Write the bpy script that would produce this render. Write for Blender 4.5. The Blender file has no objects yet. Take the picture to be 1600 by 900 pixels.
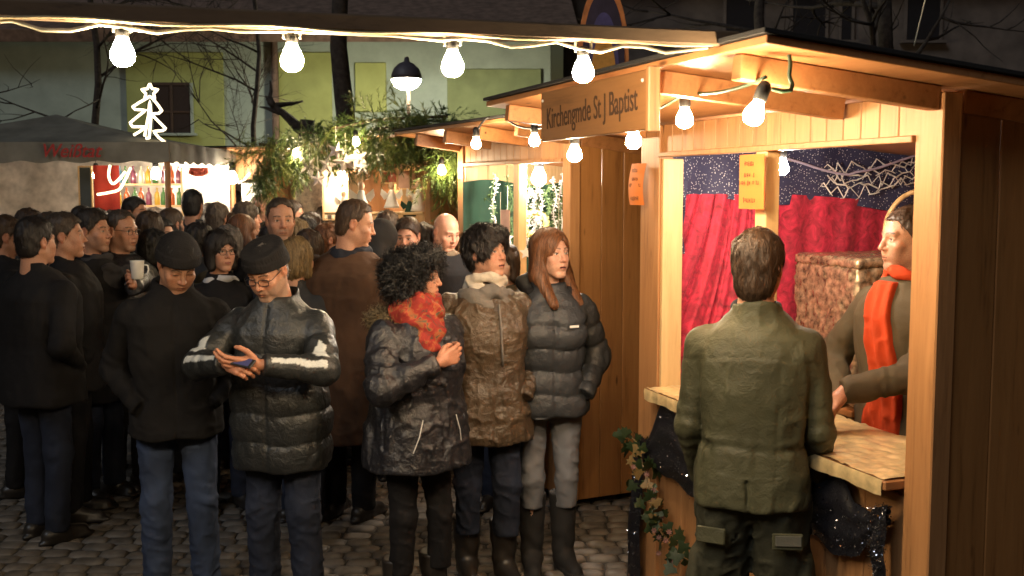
import bpy, math, random, time
import numpy as np
from mathutils import Matrix, Vector, Euler
_T0 = time.time()
random.seed(7)
F32 = np.float32
R = math.radians
scene = bpy.context.scene
col = scene.collection

# ------------------------------------------------------------------ camera, sky, light, exposure
CAM_H, PITCH, FPX = 1.92, R(5.2), 1716.0
cam_d = bpy.data.cameras.new('camera')
cam_d.sensor_width = 36.0
cam_d.lens = 36.0 * FPX / 1600.0
cam_d.clip_start = 0.05
cam_d.clip_end = 400.0
cam = bpy.data.objects.new('camera', cam_d)
col.objects.link(cam)
cam.location = (0, 0, CAM_H)
cam.rotation_euler = (R(90) - PITCH, 0, 0)
scene.camera = cam
cam_d.dof.use_dof = True
cam_d.dof.focus_distance = 4.9
cam_d.dof.aperture_fstop = 5.6

world = bpy.data.worlds.new('World')
scene.world = world
world.use_nodes = True
_nt = world.node_tree
_sky = _nt.nodes.new('ShaderNodeTexSky')
_sky.sky_type = 'NISHITA'
_sky.sun_disc = False
_sky.sun_elevation = R(2.0)
_sky.sun_rotation = R(200)
_bg = _nt.nodes['Background']
_nt.links.new(_sky.outputs[0], _bg.inputs[0])
_bg.inputs[1].default_value = 0.014            # night
fill_d = bpy.data.lights.new('front_fill', 'SUN')  # added soft front fill from behind the camera, lifts the dark figures
fill_d.energy = 0.42
fill_d.angle = R(20)
fill_d.color = (0.88, 0.94, 1.0)
fill_lamp = bpy.data.objects.new('front_fill', fill_d)
col.objects.link(fill_lamp)
fill_lamp.rotation_euler = (R(50), 0, R(-35))

scene.view_settings.view_transform = 'Standard'
scene.view_settings.look = 'None'
scene.view_settings.gamma = 1.0
scene.view_settings.use_curve_mapping = False
scene.view_settings.exposure = 0.46
scene.render.engine = 'CYCLES'
scene.cycles.use_denoising = True
scene.cycles.sample_clamp_indirect = 6.0
scene.cycles.max_bounces = 6
scene.cycles.diffuse_bounces = 3
scene.cycles.glossy_bounces = 3
scene.cycles.transparent_max_bounces = 12
scene.cycles.caustics_reflective = False
scene.cycles.caustics_refractive = False

_fw = np.array([0, math.cos(PITCH), -math.sin(PITCH)])
_up = np.array([0, math.sin(PITCH), math.cos(PITCH)])
def P(px, py, D):
    """a point of the place seen at photograph pixel (px, py), D metres in front of the camera position"""
    d = _fw + (px - 800) / FPX * np.array([1, 0, 0]) + (450 - py) / FPX * _up
    d = d * (D / d[1])
    return Vector((d[0], d[1], CAM_H + d[2]))

# ------------------------------------------------------------------ object helpers
def empty(name, loc=(0, 0, 0), rz=0.0, parent=None):
    o = bpy.data.objects.new(name, None)
    o.empty_display_size = 0.1
    col.objects.link(o)
    o.location = loc
    o.rotation_euler = (0, 0, rz)
    o.parent = parent
    return o
def tag(o, label=None, cat=None, group=None, kind=None):
    if label: o['label'] = label
    if cat: o['category'] = cat
    if group: o['group'] = group
    if kind: o['kind'] = kind
    return o
def link(name, me, mat=None, parent=None, loc=None, rot=None, scale=None):
    o = bpy.data.objects.new(name, me)
    col.objects.link(o)
    if mat is not None:
        if len(me.materials) == 0:
            me.materials.append(mat)
        if me.materials[0] is not mat:
            o.material_slots[0].link = 'OBJECT'
            o.material_slots[0].material = mat
    if parent is not None: o.parent = parent
    if loc is not None: o.location = loc
    if rot is not None: o.rotation_euler = rot
    if scale is not None: o.scale = scale
    return o
def mesh(name, verts, faces, smooth=False):
    me = bpy.data.meshes.new(name)
    me.from_pydata([tuple(v) for v in verts], [], [tuple(f) for f in faces])
    if smooth: me.shade_smooth()
    me.update()
    return me
def np_mesh(name, V, Q, smooth=True):
    """fast mesh from numpy verts (n,3) and faces (m,k)"""
    me = bpy.data.meshes.new(name)
    n, m = len(V), len(Q)
    k = Q.shape[1]
    me.vertices.add(n)
    me.vertices.foreach_set('co', np.ascontiguousarray(V, dtype=F32).ravel())
    me.loops.add(m * k)
    me.loops.foreach_set('vertex_index', np.ascontiguousarray(Q, dtype=np.int32).ravel())
    me.polygons.add(m)
    me.polygons.foreach_set('loop_start', np.arange(0, m * k, k, dtype=np.int32))
    me.polygons.foreach_set('loop_total', np.full(m, k, dtype=np.int32))
    me.update(calc_edges=True)
    if smooth: me.shade_smooth()
    return me
def set_col(me, C):
    a = me.attributes.new('col', 'FLOAT_COLOR', 'POINT')
    C4 = np.ones((len(C), 4), F32)
    C4[:, :3] = C
    a.data.foreach_set('color', C4.ravel())

class MB:
    """collects simple solids into ONE mesh"""
    def __init__(s): s.v, s.f = [], []
    def add(s, v, f):
        b = len(s.v)
        s.v += [tuple(x) for x in v]
        s.f += [tuple(i + b for i in q) for q in f]
        return s
    def box(s, c, d, bev=0.0, rot=None):
        hx, hy, hz = d[0] / 2, d[1] / 2, d[2] / 2
        b = min(bev, hx * .9, hy * .9, hz * .9)
        if b <= 0:
            v = [(x, y, z) for z in (-hz, hz) for y in (-hy, hy) for x in (-hx, hx)]
            f = [(0, 2, 3, 1), (4, 5, 7, 6), (0, 1, 5, 4), (2, 6, 7, 3), (0, 4, 6, 2), (1, 3, 7, 5)]
        else:
            v = []
            for z, e in ((-hz, b), (-hz + b, 0), (hz - b, 0), (hz, b)):
                X, Y = hx - e, hy - e
                k = b if e == 0 else b * .4
                v += [(-X + k, -Y, z), (X - k, -Y, z), (X, -Y + k, z), (X, Y - k, z), (X - k, Y, z), (-X + k, Y, z), (-X, Y - k, z), (-X, -Y + k, z)]
            f = [tuple(range(7, -1, -1)), tuple(range(24, 32))]
            for l in range(3):
                for i in range(8):
                    j = (i + 1) % 8
                    f.append((l * 8 + i, l * 8 + j, l * 8 + 8 + j, l * 8 + 8 + i))
        M = rot.to_matrix() if isinstance(rot, Euler) else rot
        out = []
        for q in v:
            q = Vector(q)
            if M is not None: q = M @ q
            out.append(q + Vector(c))
        return s.add(out, f)
    def beam(s, a, b, w, h, bev=0.004, up=(0, 0, 1)):
        a, b = Vector(a), Vector(b)
        x = (b - a).normalized()
        y = Vector(up).cross(x).normalized()
        z = x.cross(y)
        M = Matrix((x, y, z)).transposed()
        return s.box((a + b) / 2, ((b - a).length, w, h), bev, M)
    def tube(s, pts, r, n=8, closed=False):
        pts = [Vector(p) for p in pts]
        rr = r if hasattr(r, '__len__') else [r] * len(pts)
        m = len(pts)
        ref = None
        v, f = [], []
        for i, p in enumerate(pts):
            t = (pts[(i + 1) % m] - pts[i - 1]) if closed else (pts[min(i + 1, m - 1)] - pts[max(i - 1, 0)])
            if t.length < 1e-9: t = Vector((0, 0, 1))
            t.normalize()
            if ref is None:
                ref = Vector((0, 0, 1)) if abs(t.z) < .9 else Vector((1, 0, 0))
            x = (ref - t * ref.dot(t)).normalized()
            ref = x
            y = t.cross(x)
            for k in range(n):
                a = 2 * math.pi * k / n
                v.append(p + (x * math.cos(a) + y * math.sin(a)) * rr[i])
        for i in range(m if closed else m - 1):
            for k in range(n):
                j = (k + 1) % n
                i2 = (i + 1) % m
                f.append((i * n + k, i * n + j, i2 * n + j, i2 * n + k))
        if not closed:
            f.append(tuple(range(n - 1, -1, -1)))
            f.append(tuple((m - 1) * n + k for k in range(n)))
        return s.add(v, f)
    def lathe(s, prof, n=16, c=(0, 0, 0)):
        v, f = [], []
        for r, z in prof:
            for k in range(n):
                a = 2 * math.pi * k / n
                v.append((c[0] + r * math.cos(a), c[1] + r * math.sin(a), c[2] + z))
        for i in range(len(prof) - 1):
            for k in range(n):
                j = (k + 1) % n
                f.append((i * n + k, i * n + j, (i + 1) * n + j, (i + 1) * n + k))
        f.append(tuple(range(n - 1, -1, -1)))
        f.append(tuple((len(prof) - 1) * n + k for k in range(n)))
        return s.add(v, f)
    def prism(s, poly, y0, y1):
        """polygon in xz extruded along y"""
        n = len(poly)
        v = [(x, y0, z) for x, z in poly] + [(x, y1, z) for x, z in poly]
        f = [tuple(range(n)), tuple(range(2 * n - 1, n - 1, -1))]
        f += [((i + 1) % n, i, n + i, n + (i + 1) % n) for i in range(n)]
        return s.add(v, f)
    def me(s, name, smooth=False): return mesh(name, s.v, s.f, smooth)
    def build(s, name, mat, parent=None, smooth=False, **k): return link(name, s.me(name, smooth), mat, parent, **k)

_boxes = {}
def box_me(d, bev=0.004):
    k = tuple(round(x, 3) for x in d) + (bev,)
    if k not in _boxes: _boxes[k] = MB().box((0, 0, 0), k[:3], bev).me('piece')
    return _boxes[k]

# ------------------------------------------------------------------ materials
def mat_new(name):
    m = bpy.data.materials.new(name)
    m.use_nodes = True
    nt = m.node_tree
    return m, nt, nt.nodes['Principled BSDF']
def N(nt, typ, **kw):
    n = nt.nodes.new(typ)
    for k, v in kw.items():
        if k in n.inputs.keys() if isinstance(k, str) else False: n.inputs[k].default_value = v
        else: setattr(n, k, v)
    return n
def ramp(nt, fac, stops):
    r = nt.nodes.new('ShaderNodeValToRGB')
    e = r.color_ramp.elements
    while len(e) < len(stops): e.new(0.5)
    for el, (p, c) in zip(e, stops):
        el.position = p
        el.color = (c[0], c[1], c[2], 1)
    nt.links.new(fac, r.inputs[0])
    return r.outputs[0]
def coords(nt, scale=(1, 1, 1), kind='Object', perobj=True):
    tc = nt.nodes.new('ShaderNodeTexCoord')
    mp = nt.nodes.new('ShaderNodeMapping')
    mp.inputs['Scale'].default_value = scale
    nt.links.new(tc.outputs[kind], mp.inputs[0])
    if perobj:
        oi = nt.nodes.new('ShaderNodeObjectInfo')
        mu = N(nt, 'ShaderNodeMath', operation='MULTIPLY')
        mu.inputs[1].default_value = 37.0
        nt.links.new(oi.outputs['Random'], mu.inputs[0])
        nt.links.new(mu.outputs[0], mp.inputs['Location'])
    return mp.outputs[0]
def noise(nt, vec, scale, detail=4, rough=.55, dist=0):
    n = nt.nodes.new('ShaderNodeTexNoise')
    n.inputs['Scale'].default_value = scale
    n.inputs['Detail'].default_value = detail
    n.inputs['Roughness'].default_value = rough
    n.inputs['Distortion'].default_value = dist
    nt.links.new(vec, n.inputs['Vector'])
    return n.outputs[0]
def bump(nt, bsdf, h, strength=.3, dist=.01):
    b = nt.nodes.new('ShaderNodeBump')
    b.inputs['Strength'].default_value = strength
    b.inputs['Distance'].default_value = dist
    nt.links.new(h, b.inputs['Height'])
    nt.links.new(b.outputs[0], bsdf.inputs['Normal'])
def wood(name, a, b, grain='Z', rough=.5, knots=True):
    m, nt, bs = mat_new(name)
    sc = {'X': (1.2, 14, 14), 'Z': (14, 14, 1.2)}[grain]
    v = coords(nt, sc)
    n1 = noise(nt, v, 1.6, 6, .6, .6)
    n2 = noise(nt, v, 7.0, 3, .6)
    mx = N(nt, 'ShaderNodeMath', operation='MULTIPLY_ADD')
    mx.inputs[1].default_value = .35
    nt.links.new(n2, mx.inputs[0]); nt.links.new(n1, mx.inputs[2])
    c = ramp(nt, mx.outputs[0], [(.40, [x * .68 for x in a]), (.60, [(x + y) / 2 for x, y in zip(a, b)]), (.9, b)])
    # board-to-board tint
    oi = nt.nodes.new('ShaderNodeObjectInfo')
    hs = nt.nodes.new('ShaderNodeHueSaturation')
    mr = nt.nodes.new('ShaderNodeMapRange')
    mr.inputs['To Min'].default_value = .82
    mr.inputs['To Max'].default_value = 1.12
    nt.links.new(oi.outputs['Random'], mr.inputs[0])
    nt.links.new(mr.outputs[0], hs.inputs['Value'])
    nt.links.new(c, hs.inputs['Color'])
    out = hs.outputs[0]
    if knots:
        vk = coords(nt, {'X': (1.6, 6, 6), 'Z': (6, 6, 1.6)}[grain])
        vo = nt.nodes.new('ShaderNodeTexVoronoi')
        vo.inputs['Scale'].default_value = 1.6
        nt.links.new(vk, vo.inputs['Vector'])
        kf = ramp(nt, vo.outputs['Distance'], [(.035, (.0, .0, .0)), (.10, (1, 1, 1))])
        mk = N(nt, 'ShaderNodeMix', data_type='RGBA')
        nt.links.new(kf, mk.inputs['Factor'])
        mk.inputs['A'].default_value = (a[0] * .35, a[1] * .3, a[2] * .25, 1)
        nt.links.new(out, mk.inputs['B'])
        out = mk.outputs['Result']
    nt.links.new(out, bs.inputs['Base Color'])
    bs.inputs['Roughness'].default_value = rough
    bump(nt, bs, mx.outputs[0], .25, .004)
    return m
def fabric(name, c, rough=.8, var=.25, scale=180, bumps=.25, sheen=0.0, wr=18, wrs=.35, spec=.3, attr=False):
    """cloth: fine weave, soft creases, uneven dye"""
    m, nt, bs = mat_new(name)
    v = coords(nt, perobj=False)
    n1 = noise(nt, v, scale, 2)
    n2 = noise(nt, v, wr, 4, .6, .8)
    n3 = noise(nt, v, 4.0, 3)
    cc = ramp(nt, n3, [(.3, [x * (1 - var) for x in c]), (.7, [min(1, x * (1 + var)) for x in c])])
    if attr:
        at = nt.nodes.new('ShaderNodeAttribute'); at.attribute_name = 'col'
        mk = N(nt, 'ShaderNodeMix', data_type='RGBA', blend_type='MULTIPLY')
        mk.inputs['Factor'].default_value = 1.0
        nt.links.new(cc, mk.inputs['A']); nt.links.new(at.outputs['Color'], mk.inputs['B'])
        cc = mk.outputs['Result']
    nt.links.new(cc, bs.inputs['Base Color'])
    bs.inputs['Roughness'].default_value = rough
    bs.inputs['Specular IOR Level'].default_value = spec
    bs.inputs['Sheen Weight'].default_value = sheen
    ad = N(nt, 'ShaderNodeMath', operation='MULTIPLY_ADD')
    ad.inputs[1].default_value = wrs * 10
    nt.links.new(n2, ad.inputs[0]); nt.links.new(n1, ad.inputs[2])
    bump(nt, bs, ad.outputs[0], bumps, .003)
    return m
def plain(name, c, rough=.5, metal=0.0, nscale=12, var=.15, bumps=.1, spec=.5, alpha=None):
    m, nt, bs = mat_new(name)
    v = coords(nt)
    n1 = noise(nt, v, nscale, 5)
    nt.links.new(ramp(nt, n1, [(.3, [x * (1 - var) for x in c]), (.7, [min(1, x * (1 + var)) for x in c])]), bs.inputs['Base Color'])
    bs.inputs['Roughness'].default_value = rough
    bs.inputs['Metallic'].default_value = metal
    bs.inputs['Specular IOR Level'].default_value = spec
    if bumps: bump(nt, bs, n1, bumps, .005)
    return m
def emit(name, c, s):
    m = bpy.data.materials.new(name)
    m.use_nodes = True
    nt = m.node_tree
    nt.nodes.remove(nt.nodes['Principled BSDF'])
    e = nt.nodes.new('ShaderNodeEmission')
    e.inputs[0].default_value = (*c, 1)
    e.inputs[1].default_value = s
    nt.links.new(e.outputs[0], nt.nodes['Material Output'].inputs[0])
    return m
# ------------------------------------------------------------------ solid modelling: distance fields meshed with surface nets
def A3(*v): return np.array(v, dtype=F32)
def smin(a, b, k):
    h = np.clip(.5 + .5 * (b - a) / k, 0, 1)
    return b + (a - b) * h - k * h * (1 - h)
def smax(a, b, k): return -smin(-a, -b, k)
def nrm(v): return np.sqrt(np.einsum('ij,ij->i', v, v))
def cap(p, a, b, r1, r2, want_t=False):
    a, b = np.asarray(a, F32), np.asarray(b, F32)
    ba = b - a
    t = np.clip(((p - a) @ ba) / max(float(ba @ ba), 1e-9), 0, 1)
    d = nrm(p - a - t[:, None] * ba) - (r1 + (r2 - r1) * t)
    return (d, t) if want_t else d
def ell(p, c, r):
    r = np.asarray(r, F32)
    q = (p - np.asarray(c, F32)) / r
    k0 = nrm(q)
    k1 = nrm(q / r)
    return k0 * (k0 - 1) / np.maximum(k1, 1e-6)
def mirror(p):
    q = p.copy()
    q[:, 0] = np.abs(q[:, 0])
    return q
def _hash(i, j, k, s):
    h = (i.astype(np.uint32) * np.uint32(374761393) + j.astype(np.uint32) * np.uint32(668265263) + k.astype(np.uint32) * np.uint32(2147483647) + np.uint32(s * 974711 & 0x7fffffff))
    h = (h ^ (h >> np.uint32(13))) * np.uint32(1274126177)
    h = h ^ (h >> np.uint32(16))
    return (h & np.uint32(0xffff)).astype(F32) / F32(65535.0)
def vnoise(p, fr, seed=0):
    """value noise, about -1..1"""
    q = p * np.asarray(fr, F32)
    i = np.floor(q)
    f = (q - i).astype(F32)
    u = f * f * (3 - 2 * f)
    i = i.astype(np.int64)
    X, Y, Z = i[:, 0], i[:, 1], i[:, 2]
    def c(a, b, d): return _hash((X + a) & 0xffff, (Y + b) & 0xffff, (Z + d) & 0xffff, seed)
    x0 = c(0, 0, 0) * (1 - u[:, 0]) + c(1, 0, 0) * u[:, 0]
    x1 = c(0, 1, 0) * (1 - u[:, 0]) + c(1, 1, 0) * u[:, 0]
    x2 = c(0, 0, 1) * (1 - u[:, 0]) + c(1, 0, 1) * u[:, 0]
    x3 = c(0, 1, 1) * (1 - u[:, 0]) + c(1, 1, 1) * u[:, 0]
    y0 = x0 * (1 - u[:, 1]) + x1 * u[:, 1]
    y1 = x2 * (1 - u[:, 1]) + x3 * u[:, 1]
    return (y0 * (1 - u[:, 2]) + y1 * u[:, 2]) * 2 - 1
def fbm(p, fr, seed=0, o=3):
    fr = np.asarray(fr, F32) * np.ones(3, F32)
    return sum(vnoise(p, fr * 2 ** k, seed + k) * .5 ** k for k in range(o)) / 1.5
def surfnet(f, lo, hi, h, band=1.0):
    """mesh the zero level of f: returns verts (n,3) and quads (m,4)"""
    lo, hi = np.asarray(lo, F32), np.asarray(hi, F32)
    C = 4
    nb = np.ceil((hi - lo) / (h * C)).astype(int) + 1
    g = [lo[a] + (np.arange(nb[a], dtype=F32) * C + (C - 1) / 2) * h for a in range(3)]
    G = np.stack(np.meshgrid(*g, indexing='ij'), -1).reshape(-1, 3)
    dc = f(G).astype(F32).reshape(nb)
    n = nb * C
    d = np.repeat(np.repeat(np.repeat(dc, C, 0), C, 1), C, 2)
    near = np.abs(d) < h * C * 1.25 * band + .012
    I = np.argwhere(near)
    pts = lo + I.astype(F32) * h
    d[near] = f(pts).astype(F32)
    s = d < 0
    cnt = np.zeros(n - 1, np.uint8)
    sl = [slice(0, -1), slice(1, None)]
    for a in (0, 1):
        for b in (0, 1):
            for c in (0, 1): cnt += s[sl[a], sl[b], sl[c]]
    cells = np.argwhere((cnt > 0) & (cnt < 8))
    if not len(cells): return np.zeros((0, 3), F32), np.zeros((0, 4), np.int32)
    cx, cy, cz = cells.T
    v = {}
    for a in (0, 1):
        for b in (0, 1):
            for c in (0, 1): v[a, b, c] = d[cx + a, cy + b, cz + c]
    acc = np.zeros((len(cells), 3), F32)
    num = np.zeros(len(cells), F32)
    for ax in range(3):
        for b in (0, 1):
            for c in (0, 1):
                k0, k1 = [b, c], [b, c]
                k0.insert(ax, 0); k1.insert(ax, 1)
                d0, d1 = v[tuple(k0)], v[tuple(k1)]
                m = (d0 < 0) != (d1 < 0)
                t = np.where(m, d0 / np.where(m, d0 - d1, 1), 0)
                q = np.zeros((len(cells), 3), F32)
                q[:, ax] = t
                oth = [x for x in range(3) if x != ax]
                q[:, oth[0]], q[:, oth[1]] = b, c
                acc += q * m[:, None]
                num += m
    V = lo + (cells + acc / num[:, None]).astype(F32) * h
    idx = np.full(n - 1, -1, np.int32)
    idx[cx, cy, cz] = np.arange(len(cells))
    Q = []
    for ax in range(3):
        s0 = [slice(1, -1)] * 3; s1 = [slice(1, -1)] * 3
        s0[ax] = slice(0, -1); s1[ax] = slice(1, None)
        A, B = s[tuple(s0)], s[tuple(s1)]
        E = np.argwhere(A != B)
        off = np.ones(3, int); off[ax] = 0
        E0 = E + off
        flip = A[tuple(E.T)]
        o = [x for x in range(3) if x != ax]
        def cell(da, db):
            k = E0.copy(); k[:, o[0]] -= da; k[:, o[1]] -= db
            return idx[k[:, 0], k[:, 1], k[:, 2]]
        q = np.stack([cell(0, 0), cell(1, 0), cell(1, 1), cell(0, 1)], 1)
        if ax == 1: flip = ~flip
        q[~flip] = q[~flip][:, ::-1]
        Q.append(q)
    Q = np.concatenate(Q)
    Q = Q[(Q >= 0).all(1)]
    return V, Q
def lap(V, Q, it=1, lam=.5):
    for _ in range(it):
        S = np.zeros_like(V); W = np.zeros(len(V), F32)
        for a, b in ((0, 1), (1, 2), (2, 3), (3, 0)):
            np.add.at(S, Q[:, a], V[Q[:, b]]); np.add.at(W, Q[:, a], 1)
            np.add.at(S, Q[:, b], V[Q[:, a]]); np.add.at(W, Q[:, b], 1)
        V = V + lam * (S / np.maximum(W, 1)[:, None] - V)
    return V
def grad(f, p, e=.002):
    g = np.stack([f(p + A3(e, 0, 0)) - f(p - A3(e, 0, 0)), f(p + A3(0, e, 0)) - f(p - A3(0, e, 0)), f(p + A3(0, 0, e)) - f(p - A3(0, 0, e))], 1)
    return g / np.maximum(nrm(g), 1e-9)[:, None]
def rotm(yaw=0, pitch=0, roll=0):
    """yaw about z (positive = to the picture's right for someone facing the camera), pitch (positive = nods down), roll"""
    return np.array(Matrix.Rotation(R(yaw), 3, 'Z') @ Matrix.Rotation(R(pitch), 3, 'X') @ Matrix.Rotation(R(roll), 3, 'Y'), dtype=F32)
# ------------------------------------------------------------------ people
# local frame of a person 1.75 m tall: feet at z=0, facing -y, picture right = +x
def skull(p): return ell(p, (0, .013, .032), (.0745, .096, .087))
def head_sdf(o):
    fem, fat, nose, old = o.get('fem', 0), o.get('fat', 0), o.get('nose', 1.0), o.get('old', 0)
    nb = np.asarray(o['neck'], F32)
    jw = 1 - .10 * fem + .12 * fat
    slit = o.get('eyes', 1.0)
    mo = o.get('mouth', 0)
    nr = o.get('neck_r', .058 - .008 * fem)
    def f(p):
        m = mirror(p)
        d = skull(p)
        d = smin(d, ell(p, (0, -.026, -.032), (.062 * jw, .066, .082)), .03)
        d = smin(d, cap(m, (.052 * jw, .004, -.052), (.016, -.07, -.104), .021, .017), .028)
        d = smin(d, ell(p, (0, -.076, -.106), (.024 * jw, .017, .016)), .022)
        if fat: d = smin(d, ell(p, (0, -.035, -.112), (.05, .05, .03)), .03)
        d = smin(d, ell(m, (.044 * jw, -.062, -.026), (.022, .02, .018)), .022)             # cheekbones
        d = smin(d, ell(m, (.032 * jw, -.066, -.058), (.022, .018, .025)), .025)            # cheeks
        d = smin(d, cap(m, (.0, -.0815, .021), (.043, -.071, .023), .0115, .010 - .002 * fem), .014)   # brow
        d = smax(d, -ell(m, (.0315, -.0965, .001), (.0215, .0165, .0125)), .010)            # sockets
        lid = ell(m, (.0315, -.0715, .0015), (.0185, .0145, .0125))
        lid = smax(lid, -ell(m, (.0315, -.088, .0005), (.0128, .02, .0046 * slit + 1e-4)), .002)
        d = smin(d, lid, .005)
        d = smin(d, ell(m, (.0315, -.0705, .001), (.0118, .0118, .0118)), .001)
        d = smin(d, cap(p, (0, -.0835, .014), (0, -.106 - .004 * (nose - 1), -.027), .0075, .0095 * nose), .010)
        d = smin(d, ell(p, (0, -.1075 - .006 * (nose - 1), -.031), (.0105 * nose, .010, .0095)), .007)
        d = smin(d, ell(m, (.0125 * nose, -.095, -.0345), (.0075, .0095, .0075)), .006)
        d = smax(d, -ell(m, (.0065, -.102, -.0425), (.0035, .005, .004)), .003)             # nostrils
        d = smin(d, ell(p, (0, -.082, -.064), (.03, .0165, .022)), .012)                    # muzzle
        d = smin(d, cap(m, (0, -.0975, -.0615), (.021, -.0865, -.0665), .0052 + .001 * fem, .0028), .005)
        d = smin(d, cap(m, (0, -.0965, -.0745 - mo * .6), (.018, -.087, -.0695 - mo * .3), .0060 + .001 * fem, .003), .005)
        d = smax(d, -ell(m, (.0, -.104, -.0675 - mo * .3), (.022, .011, .0013 + mo * .5)), .002)
        d = smax(d, -ell(p, (0, -.104, -.0875), (.014, .008, .006)), .008)                  # under the lip
        if old:
            d = d + .0012 * old * np.exp(-((m[:, 0] - .028 - .25 * (-.045 - m[:, 2])) / .005) ** 2) * (m[:, 1] < -.05) * (m[:, 2] < -.03)
        e = ell(m, (.0765, .014, -.004), (.011, .020, .031))
        e = smax(e, -ell(m, (.089, .010, -.002), (.010, .012, .018)), .006)
        e = smin(e, ell(m, (.074, .006, -.03), (.007, .009, .010)), .006)
        d = smin(d, e, .008)
        nk = cap(p, (0, .022, -.055), nb, nr, nr + .012)
        d = smin(d, nk, .03)
        if fem < .5:
            d = smin(d, ell(p, (0, -.035 + nb[1] * .35, -.135), (.012, .012, .014)), .012)
        return d
    return f
SKIN = A3(.46, .245, .160)
def head_color(p, o):
    m = mirror(p)
    base = np.asarray(o.get('skin', SKIN), F32)
    C = np.repeat(base[None], len(p), 0)
    def mixc(w, c):
        w = np.clip(w, 0, 1)[:, None]
        C[:] = C * (1 - w) + np.asarray(c, F32) * w
    x, y, z = m.T
    front = y < -.04
    g = lambda cx, cz, rx, rz: np.exp(-(((x - cx) / rx) ** 2 + ((z - cz) / rz) ** 2))
    mixc(.35 * g(.04, -.035, .022, .02) * front, base * A3(1.05, .68, .62))
    mixc(.45 * g(0, -.033, .016, .014) * (y < -.09), base * A3(1.05, .68, .62))
    mixc(.4 * (x > .078), base * A3(1.05, .65, .55))
    mixc(.25 * np.clip(fbm(p, 40, 3) + .2, 0, 1), base * A3(.9, .7, .6))
    mixc(.4 * g(.0315, -.008, .018, .006) * front, base * A3(.72, .55, .52))                # under the eyes
    if o.get('stubble'): mixc(o['stubble'] * np.clip((-.045 - z + .5 * (x - .02) * (x > .03)) / .02, 0, 1) * (y < .01) * (z > -.13) * (1 - g(0, -.068, .024, .012)), o.get('stubble_col', (.16, .12, .10)))
    if o.get('moustache'): mixc(o['moustache'] * g(.012, -.052, .022, .009) * (y < -.07), o.get('stubble_col', (.16, .12, .10)))
    lip = g(0, -.068 - o.get('mouth', 0) * .3, .022, .0085) ** .5
    fem = o.get('fem', 0)
    mixc((lip > .62) * (y < -.082) * (.55 + .3 * fem), A3(.36, .12, .10) if fem else base * A3(.8, .48, .45))
    mixc((np.abs(z + .0678 + o.get('mouth', 0) * .3) < .0018 + o.get('mouth', 0) * .45) * (x < .02) * (y < -.08), (.05, .018, .015))
    bz = .0245 + .004 * np.sin(np.clip((x - .012) / .04, 0, 1) * 3.1)
    mixc((np.abs(z - bz) < .0042 - .001 * fem) * (x > .011) * (x < .052) * (y < -.05) * .85, o.get('brow', (.05, .032, .02)))
    if o.get('eyes', 1) > .3:
        ex = (x - .0315) / .0128; ez = (z - .0005) / (.0050 * o.get('eyes', 1))
        inside = (ex ** 2 + ez ** 2 < 1) & (y < -.065)
        mixc(inside * 1.0, (.50, .46, .42))
        gz = o.get('gaze', 0)
        ir = ((p[:, 0] - np.sign(p[:, 0]) * .0315 - gz) ** 2 + (z - .001) ** 2 < .0058 ** 2) & inside
        mixc(ir * 1.0, o.get('iris', (.03, .02, .015)))
    lash = (np.abs(z - (.0052 * o.get('eyes', 1) * np.sqrt(np.clip(1 - ((x - .0315) / .0145) ** 2, 0, 1)) + .0008)) < .0020) & (np.abs(x - .0315) < .0145) & (y < -.062)
    mixc(lash * .8, (.03, .02, .016))
    return C

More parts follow.
